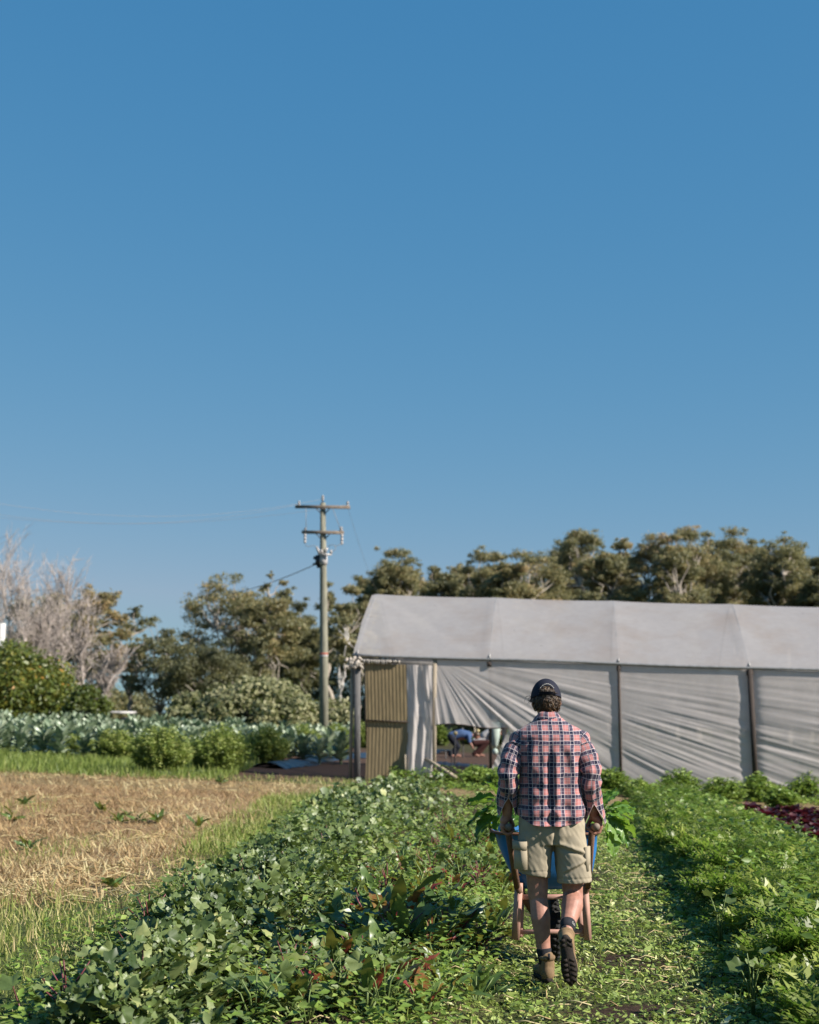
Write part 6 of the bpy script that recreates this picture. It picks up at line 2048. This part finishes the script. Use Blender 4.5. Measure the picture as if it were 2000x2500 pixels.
# ================================================================== WHEELBARROW
M_TRAY = solid('blue_painted_tray', (0.030, 0.19, 0.50), 0.45, 0.25, 7, 0.1, stain=((0.10, 0.055, 0.035), 5, 0.63))
M_RUST = solid('rust_scuffed_rim', (0.16, 0.075, 0.045), 0.8, 0.4, 9)
M_HAND = solid('worn_wood_handle', (0.20, 0.105, 0.065), 0.65, 0.35, 7, 0.25, (16, 2, 16))
M_PINK = solid('faded_red_frame', (0.52, 0.29, 0.225), 0.75, 0.25, 6, 0.2)
M_TYRE = solid('black_tyre', (0.018, 0.017, 0.016), 0.85, 0.4, 20)
M_GRIPL = solid('grip_end_grain', (0.22, 0.17, 0.13), 0.8, 0.3, 30)
def build_barrow():
    root = empty('wheelbarrow', MAN + Vector((0, 0, .038)))
    tag(root, 'blue wheelbarrow with wooden handles heaped with leafy greens, pushed by the man', 'wheelbarrow')
    def part(name, b, m, parent=root, shade=True): return put(name, b.mesh(name, m, shade) if isinstance(b, Buf) else b, parent)
    # tray: open tub, rear panel facing the man
    def ring(z, y0, y1, wr, wf, x0, rr=.06):
        pts = []
        for (cx, cy, a0) in ((wr - rr, y0 + rr, -90), ):
            pass
        P = []
        for q in range(40):
            a = 2 * math.pi * q / 40 - math.pi / 2
            ca, sa = math.cos(a), math.sin(a)
            t = (sa + 1) / 2
            w = (wr + (wf - wr) * t) + .022
            P.append((x0 + .014 + w * math.copysign(abs(ca) ** .45, ca), y0 + (y1 - y0) * (math.copysign(abs(sa) ** .5, sa) + 1) / 2, z - .0 * t))
        return P
    rings = [ring(.445, .62, 1.02, .195, .14, .058), ring(.47, .585, 1.08, .215, .16, .055), ring(.56, .545, 1.18, .262, .21, .045), ring(.68, .505, 1.28, .30, .25, .03), ring(.795, .465, 1.36, .318, .275, .016), ring(.80, .455, 1.37, .330, .287, .016), ring(.785, .448, 1.378, .336, .293, .016)]
    inner = [ring(.795, .475, 1.35, .310, .267, .016), ring(.68, .515, 1.27, .292, .242, .03), ring(.56, .555, 1.17, .254, .202, .045), ring(.47, .60, 1.07, .205, .15, .055)]
    def shell(rs, cap0=False, cap1=False):
        V = np.array([p for r in rs for p in r]); n = 40; F = []
        for i in range(len(rs) - 1):
            for j in range(n):
                F.append((i * n + j, i * n + (j + 1) % n, (i + 1) * n + (j + 1) % n, (i + 1) * n + j))
        if cap0: F.append(tuple(range(n))[::-1])
        if cap1: F.append(tuple(range((len(rs) - 1) * n, len(rs) * n)))
        return V, F
    b = Buf(); V, F = shell(rings, True); b.add(V, F); V, F = shell(inner, False, True); b.add(V, F)
    part('tray', b, M_TRAY)
    b = Buf(); R_ = ring(.792, .450, 1.376, .334, .291, .016); b.tube(R_ + [R_[0]], .009, 8)
    part('tray_rim', b, M_RUST)
    # handles running from the fists under the tray to the axle
    axle = np.array((.10, 1.00, .150))
    for s in (-1, 1):
        g = np.array(GRIP[s]) * PS + (0, 0, .010)
        a = g + (0, -.085, .012); m1 = g + (-s * .005, .10, -.012); m2 = np.array((.055 + s * .215, .56, .470)); e = axle + (s * .085, .06, .035)
        b = Buf()
        b.bar(m1 + (0, -.02, 0.003), m2, .036, .046, bev=.010); b.bar(m2 + (0, -.01, 0), e, .036, .046, bev=.010)
        h = part('handle', b, M_HAND)
        b = Buf(); b.tube([a, a + (m1 - a) * .1, m1], [.0215, .0235, .024], 18); part('grip', b, M_HAND, h)
        b = Buf(); b.tube([a - (m1 - a) / np.linalg.norm(m1 - a) * .002, a + (m1 - a) * .01], .0195, 18); part('grip_end', b, M_GRIPL, h, False)
        # legs: a stout outer leg and a thinner raking strut
        top = np.array((.055 + s * .200, .60, .49)); ft = np.array((.055 + s * .222, .645, .145))
        b = Buf(); b.bar(top, ft, .038, .05, bev=.008); part('leg', b, M_PINK)
        b = Buf(); b.bar(np.array((.055 + s * .165, .80, .47)), ft + (-s * .028, .012, .012), .034, .036, bev=.006); part('leg_strut', b, M_PINK)
        b = Buf(); b.ell(top + (-s * .0, -.03, .05), (.009, .006, .009), n=8, k=6); part('bolt', b, M_RUST)
    b = Buf(); b.bar((-.150, .628, .400), (.262, .628, .402), .045, .03, bev=.006); part('cross_brace', b, M_PINK)
    b = Buf(); b.bar((-.160, .66, .186), (.272, .66, .188), .036, .026, bev=.006); part('cross_brace', b, M_PINK)
    # wheel
    wh = empty('wheel', (0, 0, 0)); wh.parent = root
    b = Buf(); n, k, Rw, rw = 48, 14, .170, .032
    V = []
    for i in range(n):
        a = 2 * math.pi * i / n
        for j in range(k):
            c = 2 * math.pi * j / k
            r = Rw + rw * math.cos(c) * 1.0
            V.append(axle + (rw * 1.05 * math.sin(c), math.cos(a) * r, math.sin(a) * r))
    F = [(i * k + j, i * k + (j + 1) % k, ((i + 1) % n) * k + (j + 1) % k, ((i + 1) % n) * k + j) for i in range(n) for j in range(k)]
    b.add(np.array(V), F)
    for i in range(30):
        a = 2 * math.pi * i / 30
        for sx in (-1, 1):
            q = a + (sx * .05)
            Rm = np.array(Matrix.Rotation(q, 3, 'X')) @ np.array(Matrix.Rotation(RAD(sx * 24), 3, 'Y'))
            b.box(axle + (sx * .014, math.cos(q) * (Rw + rw * .95), math.sin(q) * (Rw + rw * .95)), (.024, .014, .018), np.stack([(1, 0, 0), (0, math.cos(q), math.sin(q)), (0, -math.sin(q), math.cos(q))], 1))
    part('tyre', b, M_TYRE, wh)
    b = Buf(); b.tube([axle + (-.03, 0, 0), axle + (.03, 0, 0)], .125, 32); part('rim', b, M_RUST, wh)
    b = Buf(); b.tube([axle + (-.11, 0, 0), axle + (.11, 0, 0)], .010, 10); part('axle', b, M_RUST)
build_barrow()

# ---- the load: big leaves spilling over the tray
def lobed_leaf(seed, L=1.0, W=.8):
    """large ruffled leaf along +x with toothed edge, midrib and soft waves"""
    rg = R(seed); n, k = 14, 10; V = []
    for i in range(n + 1):
        t = i / n
        w = W * .5 * (math.sin(math.pi * min(1, .06 + t * .94) ** .8) ** .6) * (1 + .16 * math.sin(t * 34 + seed)) * (1 if t < 1 else .15)
        for j in range(k + 1):
            q = j / k * 2 - 1
            x = t * L - .18 * abs(q) * W * (1 - t) * .4 + .03 * rg.normal() * abs(q)
            z = -.30 * t * t + .16 * abs(q) * w - .03 * math.exp(-(q / .12) ** 2) + .055 * math.sin(t * 17 + q * 3 + seed) * abs(q) + .02 * rg.normal() * abs(q)
            V.append((x, q * w, z))
    i = (np.arange(n)[:, None] * (k + 1) + np.arange(k)[None]).ravel()
    return np.array(V), [np.stack([i, i + k + 1, i + k + 2, i + 1], 1)]
def load():
    meshes = []
    for k in range(8):
        B = Buf(); V, F = lobed_leaf(k, 1, .72 + .12 * (k % 3)); B.add(V, F, .28 + .07 * k)
        B.tube([(-.5, 0, .02), (0, 0, 0), (.5, 0, -.10)], [.022, .018, .008], 5, .8)
        meshes.append(B.mesh('leaf', M_KALE))
    def heap(origin, specs, label, seed):
        root = empty('leafy_greens', MAN + Vector(origin)); tag(root, label, 'vegetable', None)
        rg = R(seed)
        for (p, d, sc, roll, mi) in specs:
            o = put('leaf', meshes[mi % 8], root)
            o.matrix_local = as_matrix(np.array(p) + rg.normal(0, .006, 3), rot_to(d, roll), sc * .84)
    rg = R(41)
    L = []
    for (p, d, sc, roll, mi) in [((.02, .0, .06), (-1, -.1, -.25), .22, .2, 0), ((.0, -.03, .02), (-1, -.3, -.75), .20, -.3, 1), ((.03, .06, .12), (-.9, .2, .1), .20, .3, 2), ((.05, -.04, .0), (-.6, -.5, -1.1), .18, .2, 3), ((.0, .12, .04), (-1, .3, -.35), .22, -.2, 1), ((.06, -.02, .10), (-.7, -.6, -.15), .17, .5, 2), ((.04, .02, .15), (-.4, -.1, .7), .15, .1, 0), ((.10, -.03, .06), (-.2, -.8, -.5), .15, .3, 3), ((-.02, .05, -.02), (-.8, .0, -1.0), .2, .0, 2), ((.09, .08, .14), (.1, -.3, .9), .16, 0, 4), ((.02, .2, .08), (-.9, .5, .1), .2, .3, 0)]:
        L.append((p, d, sc, roll, mi))
    heap((-.30, .82, .90), L, 'dark leafy greens spilling over the left side of the wheelbarrow', 51)
    L = [((-.02, 0, .05), (1, -.2, -.1), .19, .2, 4), ((-.02, -.04, .03), (.8, -.4, -.9), .22, .3, 7), ((.0, .02, .10), (.9, .1, .45), .17, -.2, 5), ((-.04, -.05, .02), (.5, -.5, -1.3), .22, -.4, 6), ((.02, .10, .06), (1, .4, -.1), .20, .2, 4), ((-.03, .0, .12), (.4, -.2, 1), .15, 0, 5), ((.03, -.02, -.02), (.9, -.2, -1.0), .20, .4, 3), ((-.02, .08, .12), (.6, .3, .6), .17, .3, 6), ((.05, .04, .02), (1, -.1, -.5), .2, -.3, 5), ((-.08, -.02, .08), (-.2, -.5, .7), .14, 0, 5), ((.06, .14, .08), (1, .6, .2), .18, .2, 4), ((.0, -.06, -.04), (.35, -.4, -1.5), .20, .1, 7), ((.04, -.05, .08), (.9, -.5, .1), .15, .3, 6)]
    heap((.46, .92, .86), L, 'bright green leafy bunch hanging over the right side of the wheelbarrow', 52)
    L = []
    for k in range(26):
        p = (rg.uniform(-.24, .26), rg.uniform(-.1, .6), rg.uniform(-.05, .16)); a = rg.uniform(0, 6.28)
        L.append((p, (math.cos(a), math.sin(a), rg.uniform(-.1, .6)), rg.uniform(.15, .22), rg.normal(0, .4), int(rg.integers(8))))
    heap((.016, .74, .80), L, 'heap of mixed leafy greens filling the middle of the wheelbarrow tray', 53)
load()

# ================================================================== FIGURES BENDING BEYOND THE GREENHOUSE
def far_person(px, py, Y, h, shirt, trouser, label, seed, face=1, crouch=False):
    p = PX(px, py, Y); g = Vector((p.x, Y, gz1(p.x, Y)))
    root = empty('person', g); tag(root, label, 'person')
    s = h; f = face
    B = Buf()
    hipz = .60 * s if not crouch else .42 * s
    for sx in (-.09, .09):
        hip = np.array((sx * .4 - .08 * f, sx, hipz)); kn = np.array((.10 * f, sx * 1.3, .32 * s)) if not crouch else np.array((.30 * f, sx * 1.4, .46 * s)); an = np.array((-.06 * f + sx * .9, sx * 1.2, .07))
        B.cone(hip, .085, kn, .06, 10); B.cone(kn, .058, an, .042, 10); B.cone(an, .04, an + (.15 * f, 0, -.03), .035, 8)
    sh = np.array((.42 * f, 0, hipz + (.06 if not crouch else .36)))
    B.cone((-.06 * f, 0, hipz + .02), .12, sh, .12, 12)
    B.cone(sh, .06, sh + (.17 * f, 0, .0), .06, 10); hd = sh + np.array((.25 * f, 0, -.01)); B.ell(hd, (.10, .08, .11), n=12, k=8)
    for sx in (-.15, .15):
        a = sh + (0, sx, -.02); e = a + (.03 * f, sx * .2, -.17); w = e + (.08 * f, 0, -.12)
        B.cone(a, .05, e, .04, 8); B.cone(e, .038, w, .028, 8); B.cone(w, .028, w + (.03 * f, 0, -.08), .022, 8)
    put('body', baked(B, 'body', .016, M_SKIN, 1), root)
    B = Buf()
    B.cone((-.08 * f, 0, hipz + .03), .145, (.2 * f, 0, hipz + .10), .15, 12); B.cone((.2 * f, 0, hipz + (.10 if not crouch else .22)), .15, sh, .135, 12)
    for sx in (-.15, .15):
        a = sh + (0, sx, -.02); e = a + (.03 * f, sx * .2, -.17); B.cone(a, .065, e, .055, 8)
    put('shirt', baked(B, 'shirt', .016, shirt, 1), root)
    B = Buf()
    for sx in (-.09, .09):
        hip = np.array((sx * .4 - .08 * f, sx, hipz)); kn = np.array((.10 * f, sx * 1.3, .32 * s)) if not crouch else np.array((.30 * f, sx * 1.4, .46 * s)); an = np.array((-.06 * f + sx * .9, sx * 1.2, .10))
        B.cone(hip, .115, kn, .085, 10); B.cone(kn, .082, an, .07, 10)
    put('trousers', baked(B, 'trousers', .016, trouser, 1), root)
    B = Buf(); B.ell(hd + (0, 0, .03), (.108, .09, .09), n=12, k=8); put('hair', B.mesh('hair', M_HAIR), root)
    return root
M_BLUE = cloth('blue_work_shirt', (0.065, 0.115, 0.24), 0.85)
M_NAVY = cloth('navy_trousers', (0.012, 0.014, 0.024), 0.9)
M_GREY = cloth('pale_grey_shirt', (0.50, 0.47, 0.45), 0.85)
M_MAROON = cloth('maroon_trousers', (0.07, 0.025, 0.022), 0.9)
far_person(1110, 1836, 44.0, 1.0, M_BLUE, M_NAVY, 'person in blue shirt and navy trousers bending over seen through the greenhouse opening', 1, 1)
far_person(1168, 1836, 45.5, 1.0, M_GREY, M_MAROON, 'person in pale grey shirt crouching right of the bright ended stakes', 2, 1, True)
p = PX(1207, 1790, 40.0)
root = empty('sack', (p.x, 40.0, gz1(p.x, 40.0))); tag(root, 'pale mint coloured sack hanging near the right edge of the greenhouse opening', 'sack')
B = Buf(); zt = p.z - root.location.z + .30
B.tube([(0, 0, zt), (0, 0, zt - .15), (.01, 0, zt - .4), (.02, 0, zt - .62), (.02, 0, zt - .70)], [.15, .17, .14, .08, .03], 12)
put('bag', B.mesh('bag', cloth('mint_cloth', (.46, .54, .48), .8)), root)
B = Buf(); B.ell((.02, 0, zt - .80), (.08, .07, .09), n=10, k=7); put('knot', B.mesh('knot', cloth('mint_knot', (.46, .54, .48), .8)), root)
B = Buf(); B.tube([(0, 0, zt), (0, 0, zt + 1.2)], .008, 5); put('cord', B.mesh('cord', M_DARKW), root)
